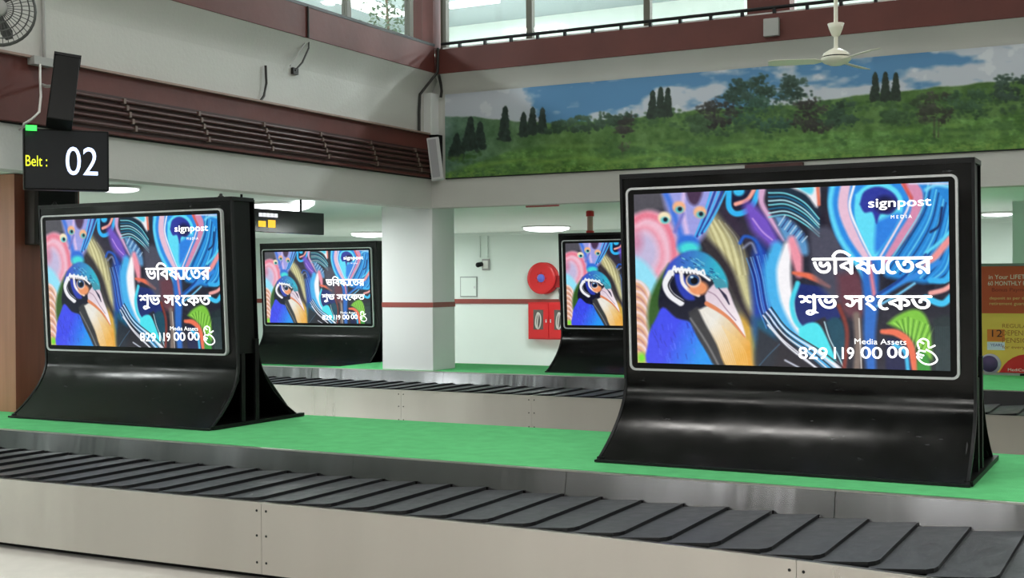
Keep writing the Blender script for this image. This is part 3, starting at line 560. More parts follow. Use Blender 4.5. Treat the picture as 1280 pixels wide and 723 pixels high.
# ------------------------------------------------------------------ baggage carousels
def wall_strip(xs, yf, z0, z1, th, low=0):
    n = len(xs); V = [(x, yf(x)+d+(low if z == z0 else 0), z) for z in (z0, z1) for d in (0, th) for x in xs]; Fs = []
    for i in range(n-1):
        Fs += [(i, i+1, 2*n+i+1, 2*n+i), (n+i+1, n+i, 3*n+i, 3*n+i+1), (2*n+i, 2*n+i+1, 3*n+i+1, 3*n+i), (i+1, i, n+i, n+i+1)]
    Fs += [(0, 2*n, 3*n, n), (n-1, 2*n-1, 4*n-1, 3*n-1)]
    return MB().add(V, Fs)
def carousel(name_lab, yf, yd, x0, x1, seams, bseams, deck, pitch, zb, ph):
    t = thing('baggage_carousel', (-3.5, yd, ZF), name_lab, 'baggage carousel')
    sp = [x0]+seams+[x1]
    for a, b in zip(sp[:-1], sp[1:]):
        xs_ = list(np.arange(a+.001, b-.001, .2))+[b-.001]
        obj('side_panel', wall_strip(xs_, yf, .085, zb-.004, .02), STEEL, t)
        obj('steel_lip', wall_strip(xs_, lambda x: yf(x)-.004, zb-.006, zb+.002, .03), LIPM, t)
    allx = list(np.arange(x0, x1, .3))+[x1]
    obj('plinth', wall_strip(allx, lambda x: yf(x)+.07, ZF, .43, .05), DARK, t)
    obj('belt_bed', wall_strip(allx, lambda x: yf(x)+.03, zb-.06, zb-.02, yd-5 if False else .88), DARK, t)
    # rivets along the seams of the side panels
    for sx in seams:
        m = MB()
        for dz in (.06, .2, .33):
            for dx in (-.03, .03): m.lathe((sx+dx, yf(sx+dx)-.001, .085+dz), (0, -1, 0), [(.007, 0), (.005, .003), (0, .004)], 8)
        tag(obj('rivets', m, BLACKS, t), kind='stuff')
    # slats: overlapping rubber plates, right edge raised
    x = x0+ph; pro = None
    while x < x1-.3:
        y0 = max(yf(x-.03), yf(x+.1), yf(x+.24))+.02; y1 = yd-.034
        w_ = pitch; L = y1-y0
        if pro is None:
            out = [(-.03, 0), (w_-.035, .006), (w_-.01, .03), (w_, .075), (w_, 1)]; nn = len(out)+1; out = [(-.03, 1)]+out
            def zz(u): return .001+.02*(u+.03)/(w_+.03)
            V = [(u, v if v in (0, 1) else v, zz(u)) for u, v in out]+[(u, v, zz(u)-.018) for u, v in out]
            Fs = [tuple(range(nn)), tuple(range(nn, 2*nn))[::-1]]+[(i, nn+i, nn+(i+1) % nn, (i+1) % nn) for i in range(nn)]
            me = MB().add(V, Fs).mesh('belt_slat', RUBBER); me.materials.append(BLACKS)
            for p_ in me.polygons: p_.material_index = 0 if p_.index < 1 else 1
            pro = me
        o = bpy.data.objects.new('belt_slat', pro); COL.objects.link(o); o.parent = t
        w0 = t['_w']; o.location = (x-w0[0], y0-w0[1], zb-w0[2]+.0); o.scale = (1, L, 1)
        o.rotation_euler = (0, random.uniform(-.006, .006), random.uniform(-.006, .006)); x += pitch
    bp = [x0]+bseams+[x1]
    for a, b in zip(bp[:-1], bp[1:]):
        n = max(3, int((b-a)/.25)); amp = random.uniform(-.004, .004)
        xs_ = list(np.linspace(a+.002, b-.002, n))
        obj('backsplash_panel', wall_strip(xs_, lambda x: yd+amp*math.cos((x-a)/(b-a)*math.pi), zb-.03, .592, .012, -.03), STEEL2, t)
    obj('backsplash_lip', wall_strip([x0, x1], lambda x: yd-.004, .590, .598, .03), LIPM, t)
    m = MB()
    for (a, b, yb) in deck: m.box(a, b, yd+.012, yb, .3, .59)
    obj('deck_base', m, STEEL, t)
    m = MB()
    for (a, b, yb) in deck: m.box(a, b, yd+.02, yb, .59, .6)
    obj('carpet', m, CARPET, t)
    return t
cv = [(-11, 5.03), (-6.08, 5.031), (-5.08, 5.055), (-4.07, 5.09), (-3.1, 5.095), (-2.25, 5.07), (-1.47, 5.02), (-.82, 4.926), (0, 4.76), (1.5, 4.3)]
yf1 = lambda x: float(np.interp(x, [a for a, b in cv], [b for a, b in cv]))
def smooth_yf(x): return (yf1(x-.4)+2*yf1(x)+yf1(x+.4)+yf1(x-.2)+yf1(x+.2))/6
c1 = carousel('nearest steel baggage carousel with dark slats and green carpeted deck', smooth_yf, 5.955, -10, 1.6, [-6.9, oZ(351, 660, .3)[0], -1.35], [oZ(298, 575, .5)[0], oZ(440, 590, .5)[0], oZ(739, 600, .5)[0], oZ(1070, 620, .5)[0]], [(-10, 1.6, 7.57)], .2275, .458, .095)
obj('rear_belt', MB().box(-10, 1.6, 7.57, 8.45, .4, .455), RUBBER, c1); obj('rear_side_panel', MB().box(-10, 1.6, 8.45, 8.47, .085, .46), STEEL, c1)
c2 = carousel('steel baggage carousel farther back, in front of the white pillar', lambda x: 11.05+.0*x, 11.9, -13, 3, [-7.2, oZ(624, 510, .4)[0], -3.1], [-9, oZ(560, 475, .5)[0], oZ(673, 475, .5)[0], -3.2], [(-8.78, -5.7, 13.19), (-5.7, 3, 14.6)], .2275, .458, .04)

pf = thing('lower_deck_section', (-10.9, 13.2, ZF), 'green carpeted lower deck section of the farther carousel, left of the white pillar', 'platform')  # lower deck section of the farther carousel, kept as its own object
obj('lower_deck_base', MB().box(-13, -8.79, 11.96, 14.4, ZF, .52), STEEL, pf); obj('carpet', MB().box(-13, -8.79, 11.96, 14.4, .52, .53), CARPET, pf)
# ------------------------------------------------------------------ display boards with the peacock advertisement
LEAN = -.048
def lean(z): return LEAN*(z-.42)
FR = (-.89, .89, .49, 1.52); AC = (-.842, .846, .534, 1.482); YFc = -.2
ad_fn = lambda u, v: (AC[0]+u*(AC[1]-AC[0]), YFc-.022+LEAN*(AC[3]-v*(AC[3]-AC[2])-.42), AC[3]-v*(AC[3]-AC[2]))
AD_MAT = printed('advert_screen', 1.0, .06); AD = SCREEN_PAINT.mesh('screen_picture', ad_fn, AD_MAT)
def to_local(vs, d=.003):
    """screen (u, v) -> board coordinates, just proud of the picture"""
    return [(ad_fn(u, v)[0], ad_fn(u, v)[1]-d, ad_fn(u, v)[2]) for u, v in vs]
def uvbox(xa, xb, yt, yb):
    u0 = scr_uv(xa, yb)[0]; u1 = scr_uv(xb, yb)[0]; xm = (xa+xb)/2; return u0, u1, scr_uv(xm, yt)[1], scr_uv(xm, yb)[1]
def text_run(run, xa, xb, yt, yb, y0, y1):
    u0, u1, vt, vb = uvbox(xa, xb, yt, yb); vs, fs = fit(run, u0, u1, vb, vt, y0, y1); return MB().add(to_local(vs), [f[::-1] for f in fs])
TXT = [('headline', text_run(layout(['ভ', 'ি', 'ব', 'ষ', 'ya', 'ে', 'ত', 'র'], .05), 1019, 1169, 324, 344, 0, .62)),
       ('headline', text_run(layout(['শ', 'ু', 'ভ', ' ', 'স', 'ং', 'ে', 'ক', 'ত'], .05), 1002.5, 1168.5, 371.5, 388.5, 0, .62)),
       ('wordmark', text_run(glyph('signpost', .012), 1089, 1167, 249, 260.5, 0, .72)),
       ('small_lettering', text_run(glyph('M E D I A', .0), 1117, 1143, 271, 275.2, 0, .69)),
       ('small_lettering', text_run(glyph('Media Assets', .0), 1071.5, 1136, 425, 432, 0, .7)),
       ('phone_digits', text_run(glyph('829', .012), 1002, 1038, 435.5, 450, 0, .7)), ('phone_digits', text_run(glyph('119', .012), 1046, 1071, 435.5, 450, 0, .7)), ('phone_digits', text_run(glyph('00', .012), 1079, 1106, 435, 449.5, 0, .7)), ('phone_digits', text_run(glyph('00', .012), 1112, 1139, 434.5, 449, 0, .7))]
def px_strokes(lines, w):
    m = MB()
    for L in lines:
        uv = [scr_uv(x, y) for x, y in SCREEN_PAINT.curve(L, 5)]; asp = 1.78; P = [(u*asp, v) for u, v in uv]; v, f = ribbon(P, w)
        m.add(to_local([(a/asp, b) for a, b in v]), f); m.add(to_local([(a/asp, b) for a, b in v]), [q[::-1] for q in f])
    return m
ICON = px_strokes([[(1152, 438), (1150, 430), (1156, 425), (1163, 428), (1164, 436), (1172, 433)], [(1160, 438), (1170, 444), (1174, 452), (1166, 457), (1156, 455), (1149, 447), (1156, 449)], [(1148, 443), (1158, 446)], [(1152, 428), (1158, 431)], [(1160, 441), (1152, 440), (1150, 446)]], .009)
def rrect(x0, x1, z0, z1, r, n=6):
    out = []
    for cx, cz, a0 in ((x1-r, z1-r, 0), (x0+r, z1-r, 90), (x0+r, z0+r, 180), (x1-r, z0+r, 270)):
        out += [(cx+r*math.cos(math.radians(a0+90*k/n)), cz+r*math.sin(math.radians(a0+90*k/n))) for k in range(n+1)]
    return out
def frame_ring(outer, inner, ya, yb):
    n = len(outer); V = []
    for y, R in ((ya, outer), (yb, outer), (yb, inner), (ya, inner)): V += [(x, y+lean(z), z) for x, z in R]
    Fs = []
    for j in range(4):
        for i in range(n): Fs.append((j*n+i, j*n+(i+1) % n, ((j+1) % 4)*n+(i+1) % n, ((j+1) % 4)*n+i))
    return MB().add(V, Fs)
def make_board():
    t = thing('display_board', (0, 0, 0), 'x', 'advertising display', 'peacock advertising display boards')
    W = .965
    xl = lambda z: -.93-.05*max(0, 1-z/.42)**1.6
    fl = [(-.2-.3*(1-z/.42)**1.9-.0, z) for z in np.linspace(.0, .42, 13)]; up = [(YFc+lean(z), z) for z in (.5, .8, 1.2, 1.59)]
    fp_ = MB().sheet(fl+up, -W, W, -.008)
    fp_.v = [(xl(z_) if x_ < 0 else x_, y_, z_) for x_, y_, z_ in fp_.v]; obj('front_panel', fp_, BLACKG, t)
    obj('toe_strip', MB().box(-W-.02, W+.01, -.515, -.46, .0, .012), BLACKS, t)
    bk = [(.02+.48*(1-z/.62)**2.4, z) for z in np.linspace(0, .62, 15)]+[(.02+lean(z)*.6, z) for z in (.8, 1.2, 1.59)]
    obj('back_panel', MB().sheet(bk, -.93, W, .008), BLACKM, t)
    # housing between the sheets, leaning with them
    m = MB(); m.add([(x, y+lean(z), z) for z in (.5, 1.575) for y in (YFc+.012, .0) for x in (-.918, W-.012)], [(0, 2, 3, 1), (4, 5, 7, 6), (0, 1, 5, 4), (2, 6, 7, 3), (0, 4, 6, 2), (1, 3, 7, 5)]); obj('housing', m, BLACKM, t)
    m = MB(); m.add([(x, y+lean(z), z) for z in (1.575, 1.6) for y in (YFc-.006, .03) for x in (-.934, W+.004)], [(0, 2, 3, 1), (4, 5, 7, 6), (0, 1, 5, 4), (2, 6, 7, 3), (0, 4, 6, 2), (1, 3, 7, 5)]); obj('top_cap', m, BLACKS, t)
    for sx in (-1, 1):
        x0, x1 = (W-.012, W+.004) if sx > 0 else (-W-.004, -W+.012)
        m = MB(); zs = list(np.linspace(0, .42, 10))+[.8, 1.2, 1.59]
        A = [(-.2-.3*(1-min(z, .42)/.42)**1.9-.006+(lean(z) if z > .42 else 0), z) for z in zs]; B = [(y+.022, z) for y, z in A]; k = len(zs)
        m.add([(x if sx > 0 else xl(z)+(x+.965), y, z) for x in (x0, x1) for L in (A, B) for y, z in L], [(i, i+1, k+i+1, k+i) for i in range(k-1)]+[(2*k+i, 3*k+i, 3*k+i+1, 2*k+i+1) for i in range(k-1)]+[(i, 2*k+i, 2*k+i+1, i+1) for i in range(k-1)]+[(k+i, k+i+1, 3*k+i+1, 3*k+i) for i in range(k-1)])
        obj('front_edge', m, BLACKS, t)
        obj('side_rib', MB().box(x0 if sx > 0 else -.934, x1 if sx > 0 else -.918, -.17, -.13, .012, .5).box(x0 if sx > 0 else -.934, x1 if sx > 0 else -.918, -.02, .02, .012, .6), BLACKM, t)
        obj('side_brace', MB().tube([(sx*(W-.03), -.42, .03), (sx*(W-.03), -.15, .34)], .012, 8).tube([(sx*(W-.03), .42, .03), (sx*(W-.03), .02, .44)], .012, 8), BLACKS, t)
        obj('foot_rail', MB().box(sx*W-.02, sx*W+.02, -.48, .52, 0, .025), BLACKM, t)
    obj('base_plate', MB().box(-W, W, -.44, .48, .002, .012), BLACKM, t)
    obj('frame_trim', frame_ring(rrect(*FR[:2], *FR[2:], .035), rrect(FR[0]+.012, FR[1]-.012, FR[2]+.012, FR[3]-.012, .026), YFc-.001, YFc-.026), SILVER, t)
    n_ = rrect(FR[0]+.009, FR[1]-.009, FR[2]+.009, FR[3]-.009, .028)
    obj('bezel', MB().add([(x, YFc-.018+lean(z), z) for x, z in n_], [tuple(range(len(n_)))]), BPL, t)
    s = bpy.data.objects.new('screen', AD); COL.objects.link(s); s.parent = t; s['_w'] = (0, 0, 0); tag(s, 'lit screen with a colourful peacock picture and white lettering')
    for nm, mb in TXT: obj(nm, mb, WHITE_T, s)
    obj('hand_symbol', ICON, WHITE_T, s)
    for sx in (-.85, .8): obj('lifting_knob', MB().lathe((sx, -.12+lean(1.6), 1.598), (0, 0, 1), [(.022, 0), (.022, .012), (.012, .02), (.012, .03), (0, .034)], 12), BLACKS, t)
    obj('latch', MB().box(.905, .93, -.212, -.2, .84, .85), SILVER, t)
    return t
def ctr(p0, p1): return (p0[0]+p1[0])/2
bA = oZ(745, 578, .6); bB = oZ(1215, 610, .6)
boards = [(ctr(bA, bB)+.0, 6.77, 0, 'largest peacock display board, nearest, at the right on the green deck'),
          (-6.722, 6.965, 0, 'peacock display board at the left, beneath the belt number display'),
          (-5.09, 12.72, 0, 'peacock display board half hidden behind the largest one, next to the red hose reel'),
          (oY(474.7, 380, 13.3)[0]-.965, 13.5, 0, 'peacock display board farthest back, between the left board and the white pillar')]
P0 = make_board()
KN = []
for i, (x, y, rz, lab) in enumerate(boards):
    o = P0 if i == 0 else copy_tree(P0); o.location = (x, y, .533 if i == 3 else .603); o.rotation_euler.z = rz; o['label'] = lab
    if i == 2: o.scale.z = .955
    if i != 1:
        for ch in [c for c in o.children if c.name.startswith('lifting_knob')]: KN.append(ch)
for k in KN: bpy.data.objects.remove(k)

# ------------------------------------------------------------------ mural
mu = thing('mural', ((oY(555, 120, YM)[0]), YM-.02, 2.757), 'long landscape mural of green hills, trees and cloudy sky on the back wall', 'mural')
x0m = oY(557, 120, YM)[0]; wm = oY(1280, 54, YM)[0]-x0m; z0m, z1m = 2.757, 3.688; w0 = mu['_w']
MP = paint_mural(); me = MP.mesh('printed_landscape', lambda u, v: (x0m+u*wm-w0[0], 0*u+.004, z1m-v*(z1m-z0m)-w0[2]), printed('mural_print', 0, .6))
o = bpy.data.objects.new('printed_landscape', me); COL.objects.link(o); o.parent = mu
obj('backing_board', MB().box(x0m, x0m+wm*1.2, YM-.011, YM-.001, z0m, z1m), GPL, mu)
obj('lower_batten', MB().box(x0m, x0m+wm*1.2, YM-.018, YM-.002, z0m-.012, z0m), BLACKS, mu)
ps = oY(932, 208, YM-.02); tag(obj('pencil_tray', MB().box(ps[0], oY(1005, 205, YM)[0], YM-.05, YM, ps[2]-.03, ps[2]+.01), MAROON2), 'thin dark maroon strip fixed under the mural above the largest board', 'wall strip')

# ------------------------------------------------------------------ belt number display on its arm
A, B = atD(29, 156, 8.4), atD(136, 168, 8.63); z1s = (A[2]+B[2])/2; z0s = (atD(29, 236, 8.4)[2]+atD(136, 240, 8.63)[2])/2
d = np.array([B[0]-A[0], B[1]-A[1], 0]); Ls = np.linalg.norm(d); d /= Ls; nrm = np.array([d[1], -d[0], 0.]); 
sg = thing('belt_number_display', (A[0], A[1], z0s), 'black hanging display reading Belt : 02', 'display')
cS = (A+B)/2; cS[2] = (z0s+z1s)/2
obj('display_body', MB().obox(cS-nrm*.05, d*Ls/2, nrm*.05, np.array([0, 0, (z1s-z0s)/2])), BPL, sg, .006)
obj('display_face', MB().obox(cS+nrm*.001, d*(Ls/2-.012), nrm*.002, np.array([0, 0, (z1s-z0s)/2-.012])), mat('display_glass', (9, 14, 22), .3), sg)
def on_sign(run, px0, px1, pyt, pyb, y0, y1, m, name):
    o0 = A.copy(); o0[2] = z1s; f = lambda px_: (px_-29)/107*Ls; g = lambda py_, px_: -(py_-(156+12*(px_-29)/107))/78*(z1s-z0s)
    xm = (px0+px1)/2; vs, fs = fit(run, f(px0), f(px1), g(pyb, xm), g(pyt, xm), y0, y1)
    return obj(name, MB().add([o0+d*a+np.array([0, 0, b])+nrm*.005 for a, b in vs], fs+[q[::-1] for q in fs]), m, sg)
on_sign(glyph('Belt :', .0), 31.5, 58, 192, 206, 0, .7, mat('lit_yellow', (222, 226, 60), .5, emit=1), 'lettering')
on_sign(glyph('02', .0), 81, 121.5, 185, 222, 0, .71, mat('lit_pale_blue', (214, 228, 255), .5, emit=1.1), 'lettering')
g0 = atD(39, 160, 8.32); obj('indicator_light', MB().obox(g0, d*.035, nrm*.006, np.array([.0, 0, .018])), mat('lit_green', (60, 235, 90), .5, emit=1.4), sg)
Sa, Sb = atD(84, 76, 8.75), atD(74, 156, 8.45)
ax = Sb-Sa; La = np.linalg.norm(ax); ax /= La; sd = d-ax*(d@ax); sd /= np.linalg.norm(sd); nn_ = np.cross(ax, sd)
sp = thing('column_speaker', Sa, 'black tilted column box fixed to the maroon beam above the belt number display', 'speaker')
obj('speaker_body', MB().obox((Sa+Sb)/2, ax*La/2, sd*.085, nn_*.06), BPL, sp, .008)
obj('end_cap', MB().obox(Sa, ax*.012, sd*.09, nn_*.065), BLACKS, sp)
bp_ = atD(58, 108, 8.7); wl = oX(52, 106, XW+.05)
obj('bracket', MB().tube([(XW+.05, wl[1], wl[2]), bp_, (Sa*.6+Sb*.4)], .012, 8), GPL, sp)
cb = [oX(50, 80, XW+.14), oX(50, 96, XW+.14), atD(51, 120, 8.6), atD(49, 140, 8.5), atD(40, 149, 8.5), atD(30, 155, 8.5), atD(24, 163, 8.5)]
tag(obj('white_cable', MB().tube(cb, .009, 8), WPL), 'white cable curling down to the belt number display', 'cable')
tag(obj('conduit', MB().tube([oX(54, -8, XW+.02), oX(54.5, 30, XW+.02), oX(55.5, 72, XW+.02)], .014, 8), GPL), 'grey vertical conduit on the wall beside the round fan', 'conduit')
jb = oX(53, 77, XW+.1); tag(obj('junction_box', MB().box(XW+.05, XW+.12, jb[1]-.09, jb[1]+.09, jb[2]-.03, jb[2]+.03), GPL), 'small grey junction box on the maroon beam ledge', 'box')
# dark monitor fixed to the wood column
# wood-clad column at the left edge, standing on the deck
cx = oZ(20, 516, .6)
wc = thing('clad_column', (cx[0]-.4, cx[1]+.4, .602), 'brown wood-clad column at the left edge, behind the left board', 'column')
obj('front_cladding', MB().box(cx[0]-.9, cx[0], cx[1], cx[1]+.02, .602, 2.465), WOOD, wc)
obj('side_cladding', MB().box(cx[0]-.02, cx[0]+.002, cx[1]+.001, oX(99, 250, cx[0])[1], .602, 2.465), WOOD2, wc)
obj('core', MB().box(cx[0]-.88, cx[0]-.02, cx[1]+.02, oX(98, 250, cx[0])[1]-.02, .602, 2.46), DARK, wc)
xm_ = cx[0]+.12; ya, yb = oX(43, 250, xm_)[1], oX(98, 250, xm_)[1]; zt, zb_ = oX(60, 225, xm_)[2], oX(45, 306, xm_)[2]
mo = thing('wall_monitor', (cx[0], ya, zb_), 'dark box monitor on the wood-clad column, half behind the left board', 'monitor')
obj('monitor_body', MB().box(cx[0]+.004, xm_, ya, yb, zb_, zt), mat('dark_brown_case', (34, 24, 20), .5), mo, .008)
obj('monitor_glass', MB().box(xm_, xm_+.004, ya+.04, yb-.04, zb_+.04, zt-.04), BPL, mo)

# ------------------------------------------------------------------ wall fan
fc = atD(-4, 11, 8.35); fd = EYE-fc; fd[2] = -.4; fd[1] *= .8; fd /= np.linalg.norm(fd)
fa = np.cross(fd, [0, 0, 1.]); fa /= np.linalg.norm(fa); fb = np.cross(fa, fd)
fn = thing('wall_fan', fc, 'round grey caged wall fan at the top left corner', 'fan')
m = MB(); R_ = .245
for r, h in ((R_, 0), (R_*.97, .03), (R_*.82, .045), (R_*.62, .055), (R_*.4, .06)):
    m.tube([fc+fd*h+r*(math.cos(a)*fa+math.sin(a)*fb) for a in np.linspace(0, 2*math.pi, 37)], .0045 if r < R_ else .009, 6, False)
for k in range(40):
    a = k*2*math.pi/40; e = math.cos(a)*fa+math.sin(a)*fb; m.tube([fc+fd*h+r*e for r, h in ((.06, .062), (R_*.5, .06), (R_*.82, .045), (R_, 0))], .0028, 4, False)
tag(obj('cage', m, mat('cage_wire', (84, 86, 84), .4, .4), fn), kind='stuff')
obj('hub', MB().lathe(fc+fd*.045, fd, [(0, 0), (.06, 0), (.062, .015), (.04, .028), (0, .03)], 20), GPL, fn)
obj('motor', MB().lathe(fc-fd*.16, fd, [(0, 0), (.06, 0), (.07, .03), (.07, .12), (.03, .16)], 20), GPL, fn)
for k in range(3):
    a0 = math.radians(8+120*k); P = []
    for r, wd in ((.03, .2), (.1, .28), (.17, .25), (.215, .12)):
        for q_, hh in ((-wd, -.012), (wd, .014)): a = a0+q_; P.append(fc+fd*hh+r*(math.cos(a)*fa+math.sin(a)*fb))
    V = P+[p-fd*.003 for p in P]; obj('blade', MB().add(V, [(0, 1, 3, 2), (2, 3, 5, 4), (4, 5, 7, 6), (8, 10, 11, 9), (10, 12, 13, 11), (12, 14, 15, 13), (0, 2, 10, 8), (1, 9, 11, 3)]), mat('fan_blade', (62, 64, 62), .4), fn)
obj('wall_bracket', MB().tube([fc-fd*.1, (XW+.04, fc[1]+.1, fc[2]-.15)], .02, 8), GPL, fn)

# ------------------------------------------------------------------ ceiling fan
def fp(px_, py_, Z): return atD(px_, py_, Z)
hb = fp(1045, 74, 10.3); cf = thing('ceiling_fan', (hb[0], hb[1], hb[2]), 'cream three-bladed ceiling fan hanging on a long rod in front of the mural', 'fan')
S1 = 10.3/F
obj('down_rod', MB().tube([(hb[0], hb[1], 7.9), (hb[0], hb[1], hb[2]+.05)], .017, 10), FANW, cf)
zc_ = fp(1045, 44, 10.3)[2]; obj('canopy', MB().lathe((hb[0], hb[1], zc_), (0, 0, 1), [(.018, -.015), (.035, 0), (.055, .05), (.068, .095), (.02, .1)], 24), FANW, cf)
obj('canopy', MB().lathe((hb[0], hb[1], 7.93), (0, 0, -1), [(.07, 0), (.06, .05), (.02, .09)], 24), FANW, cf)
zt_ = fp(1045, 60, 10.3)[2]-hb[2]
obj('motor_housing', MB().lathe(hb, (0, 0, 1), [(0, -.055), (.05, -.05), (.1, -.03), (.125, -.005), (.12, .012)], 28), FANW, cf)
obj('motor_band', MB().lathe(hb, (0, 0, 1), [(.1, .01), (.1, .024)], 28), BLACKS, cf)
obj('motor_cover', MB().lathe(hb, (0, 0, 1), [(.115, .022), (.1, .05), (.06, zt_*.8), (.02, zt_), (.016, zt_+.02)], 28), FANW, cf)
for ang in (-71, 49, 169):
    a = math.radians(ang); e = RT*math.cos(a)+np.array([-s_, c_, 0])*math.sin(a); q_ = np.cross([0, 0, 1.], e)
    V = []
    for r, wd, tw in ((.1, .025, 0), (.17, .05, .012), (.5, .065, .014), (.55, .045, .01)):
        for sg_ in (-1, 1): V.append(hb+e*r+q_*wd*sg_+np.array([0, 0, -.01+tw*sg_]))
    n8 = len(V); V = V+[v-np.array([0, 0, .005]) for v in V]
    obj('blade', MB().add(V, [(0, 1, 3, 2), (2, 3, 5, 4), (4, 5, 7, 6), (8, 10, 11, 9), (10, 12, 13, 11), (12, 14, 15, 13), (0, 2, 10, 8), (2, 4, 12, 10), (4, 6, 14, 12), (1, 9, 11, 3), (3, 11, 13, 5), (5, 13, 15, 7), (6, 7, 15, 14), (0, 8, 9, 1)]), FANW, cf)

# ------------------------------------------------------------------ pipes and cables on the left bulkhead
for k, (pz_, r_, lab) in enumerate(((3.035, .014, 'topmost'), (2.985, .014, 'second'), (2.935, .016, 'third'), (2.885, .014, 'fourth'), (2.83, .016, 'lowest'))):
    p_ = thing('conduit_pipe', (XW+.07, 6.3, pz_), '%s of the five dark maroon pipes running along the beam' % lab, 'pipe', 'pipes along the maroon beam')
    obj('pipe', MB().tube([(XW+.07, 6.6, pz_), (XW+.07, 9, pz_-.004*(k % 2)), (XW+.07, YM-.1, pz_)], r_, 8), MAROON2, p_)
    for yy in np.arange(7.2, 11.6, .85): obj('pipe_clip', MB().box(XW+.05, XW+.092, yy-.012+.03*k, yy+.012+.03*k, pz_-r_-.006, pz_+r_+.006), mat('clip_grey', (112, 94, 86), .5) if k == 0 and yy < 7.3 else bpy.data.materials['clip_grey'], p_)
def wcable(pts, r, m, lab, off=.02, nm='loose_cable'): tag(obj(nm, MB().tube([oX(x, y, XW+off) for x, y in pts], r, 8), m), lab, 'cable')
wcable([(332, 82), (333, 104), (330, 120), (322, 131), (317, 128)], .012, CABLE, 'dark cable curving down the left wall to the beam ledge', .03)
wcable([(386, 47), (386, 60), (378, 78), (369, 88)], .009, CABLE, 'dark cable hanging below the left fascia', .11)
wcable([(384, 50), (372, 68), (363, 82)], .006, GPL, 'thin grey wire beside the cable below the left fascia', .1)
wcable([(385, 8), (385.5, 47)], .012, CABLE, 'dark cable across the left maroon fascia', .15)
q = oX(369, 89, XW+.02); tag(obj('cable_box', MB().box(XW, XW+.03, q[1]-.04, q[1]+.04, q[2]-.03, q[2]+.03), CABLE), 'tiny dark box on the left wall at the end of a cable', 'box')
zz1 = [oY(x, y, YM-.16) for x, y in ((547.5, 60), (547, 90))]
tag(obj('corner_cable', MB().tube(zz1+[oX(525, 118, XW+.03), oX(524, 140, XW+.03), oX(524, 166, XW+.03)], .016, 8), CABLE), 'black cable bending down to the left wall near the corner', 'cable')
tag(obj('corner_cable', MB().tube([oY(548.5, 94, YM-.15), oY(551, 105, YM-.05), oY(552, 114, YM-.04), oY(551, 122, YM-.04)], .016, 8), CABLE), 'short black cable bending toward the top left of the mural', 'cable')
# white corner pier and grey column speaker
struct('trim_15', MB().box(XW, XW+.1, YM-.16, YM, 3.235, 3.70), PILL, .004)
a0, a1 = atD(541, 173, 13.05), atD(547.5, 225, 13.0)
gs = thing('column_speaker', a0, 'pale grey tilted column speaker in the corner left of the mural', 'speaker'); ax = a1-a0; La = np.linalg.norm(ax); ax /= La
sd = RT-ax*(RT@ax); sd /= np.linalg.norm(sd); nn_ = np.cross(ax, sd)
obj('speaker_body', MB().obox((a0+a1)/2, ax*La/2, sd*.064, nn_*.045), mat('speaker_grey', (176, 176, 178), .5), gs, .006)
obj('speaker_grille', MB().obox((a0+a1)/2-nn_*.046*(1 if (nn_@ray(544, 200)) > 0 else -1)-sd*.01, ax*(La/2-.02), sd*.04, nn_*.002), mat('grille_grey', (140, 140, 144), .6), gs)
obj('wall_bracket', MB().box(XW, XW+.16, YM-.12, YM-.02, 2.765, 3.235), BLACKM, gs)
# grey box on the fascia over the mural
q = oY(965, 34.5, YM-.15); tag(obj('speaker_box', MB().box(q[0]-.075, q[0]+.075, YM-.19, YM-.14, q[2]-.085, q[2]+.085), GPL, None, .005), 'small pale grey box on the maroon fascia over the mural', 'box')
# handrail above the fascia of the mural wall
rl = thing('handrail', (-4, YM-.1, 4.17), 'low dark handrail along the top of the maroon fascia', 'handrail')
obj('rail', MB().tube([(XW+.2, YM-.1, 4.235), (8.8, YM-.1, 4.235)], .018, 8), BLACKS, rl)
for k in range(50): obj('rail_post', MB().box(XW+.42+k*.32, XW+.45+k*.32, YM-.115, YM-.085, 4.165, 4.225), BLACKS, rl)
obj('base_strip', MB().box(XW+.2, 8.8, YM-.07, YM-.04, 4.17, 4.2), WPL, rl)

# ------------------------------------------------------------------ far wall fittings
def yw(x, y, e=0): return oY(x, y, YF-e)
c_h = yw(676.5, 348, .2); hr = thing('fire_hose_reel', (c_h[0], YF, c_h[2]), 'round red fire hose reel with a blue hub on the far wall', 'hose reel'); R_ = .262
obj('drum', MB().lathe((c_h[0], YF-.05, c_h[2]), (0, -1, 0), [(0, 0), (R_, 0), (R_+.012, .01), (R_, .02), (R_-.03, .03), (R_-.03, .12), (R_, .13), (R_+.012, .145), (R_, .16), (R_-.05, .165), (.1, .15), (0, .15)], 40), RED, hr)
obj('hub', MB().lathe((c_h[0], YF-.2, c_h[2]), (0, -1, 0), [(.07, 0), (.07, .02), (.05, .035), (0, .04)], 20), BLUE, hr)
for k in range(8): a = k*math.pi/4; obj('hub_bolt', MB().lathe((c_h[0]+.095*math.cos(a), YF-.2, c_h[2]+.095*math.sin(a)), (0, -1, 0), [(.01, 0), (.01, .01), (0, .012)], 8), REDD, hr)
obj('bracket_arm', MB().box(c_h[0]+.2, c_h[0]+.33, YF-.16, YF, c_h[2]-.16, c_h[2]+.04), REDD, hr)
obj('nozzle', MB().lathe((c_h[0]+.32, YF-.12, c_h[2]-.18), (0, 0, -1), [(.02, 0), (.028, .05), (.018, .1), (.022, .2), (0, .2)], 12), mat('grey_nozzle', (90, 92, 96), .4), hr)
a_, b_ = yw(659.5, 378, .18), yw(700, 425, .18); x0c, x1c, z1c, z0c = a_[0], a_[0]+.82, a_[2], b_[2]
hc = thing('fire_hose_cabinet', (x0c, YF, z0c), 'red two-door fire cabinet under the hose reel', 'fire cabinet'); obj('cabinet_body', MB().box(x0c, x1c, YF-.16, YF, z0c, z1c), RED, hc, .006)
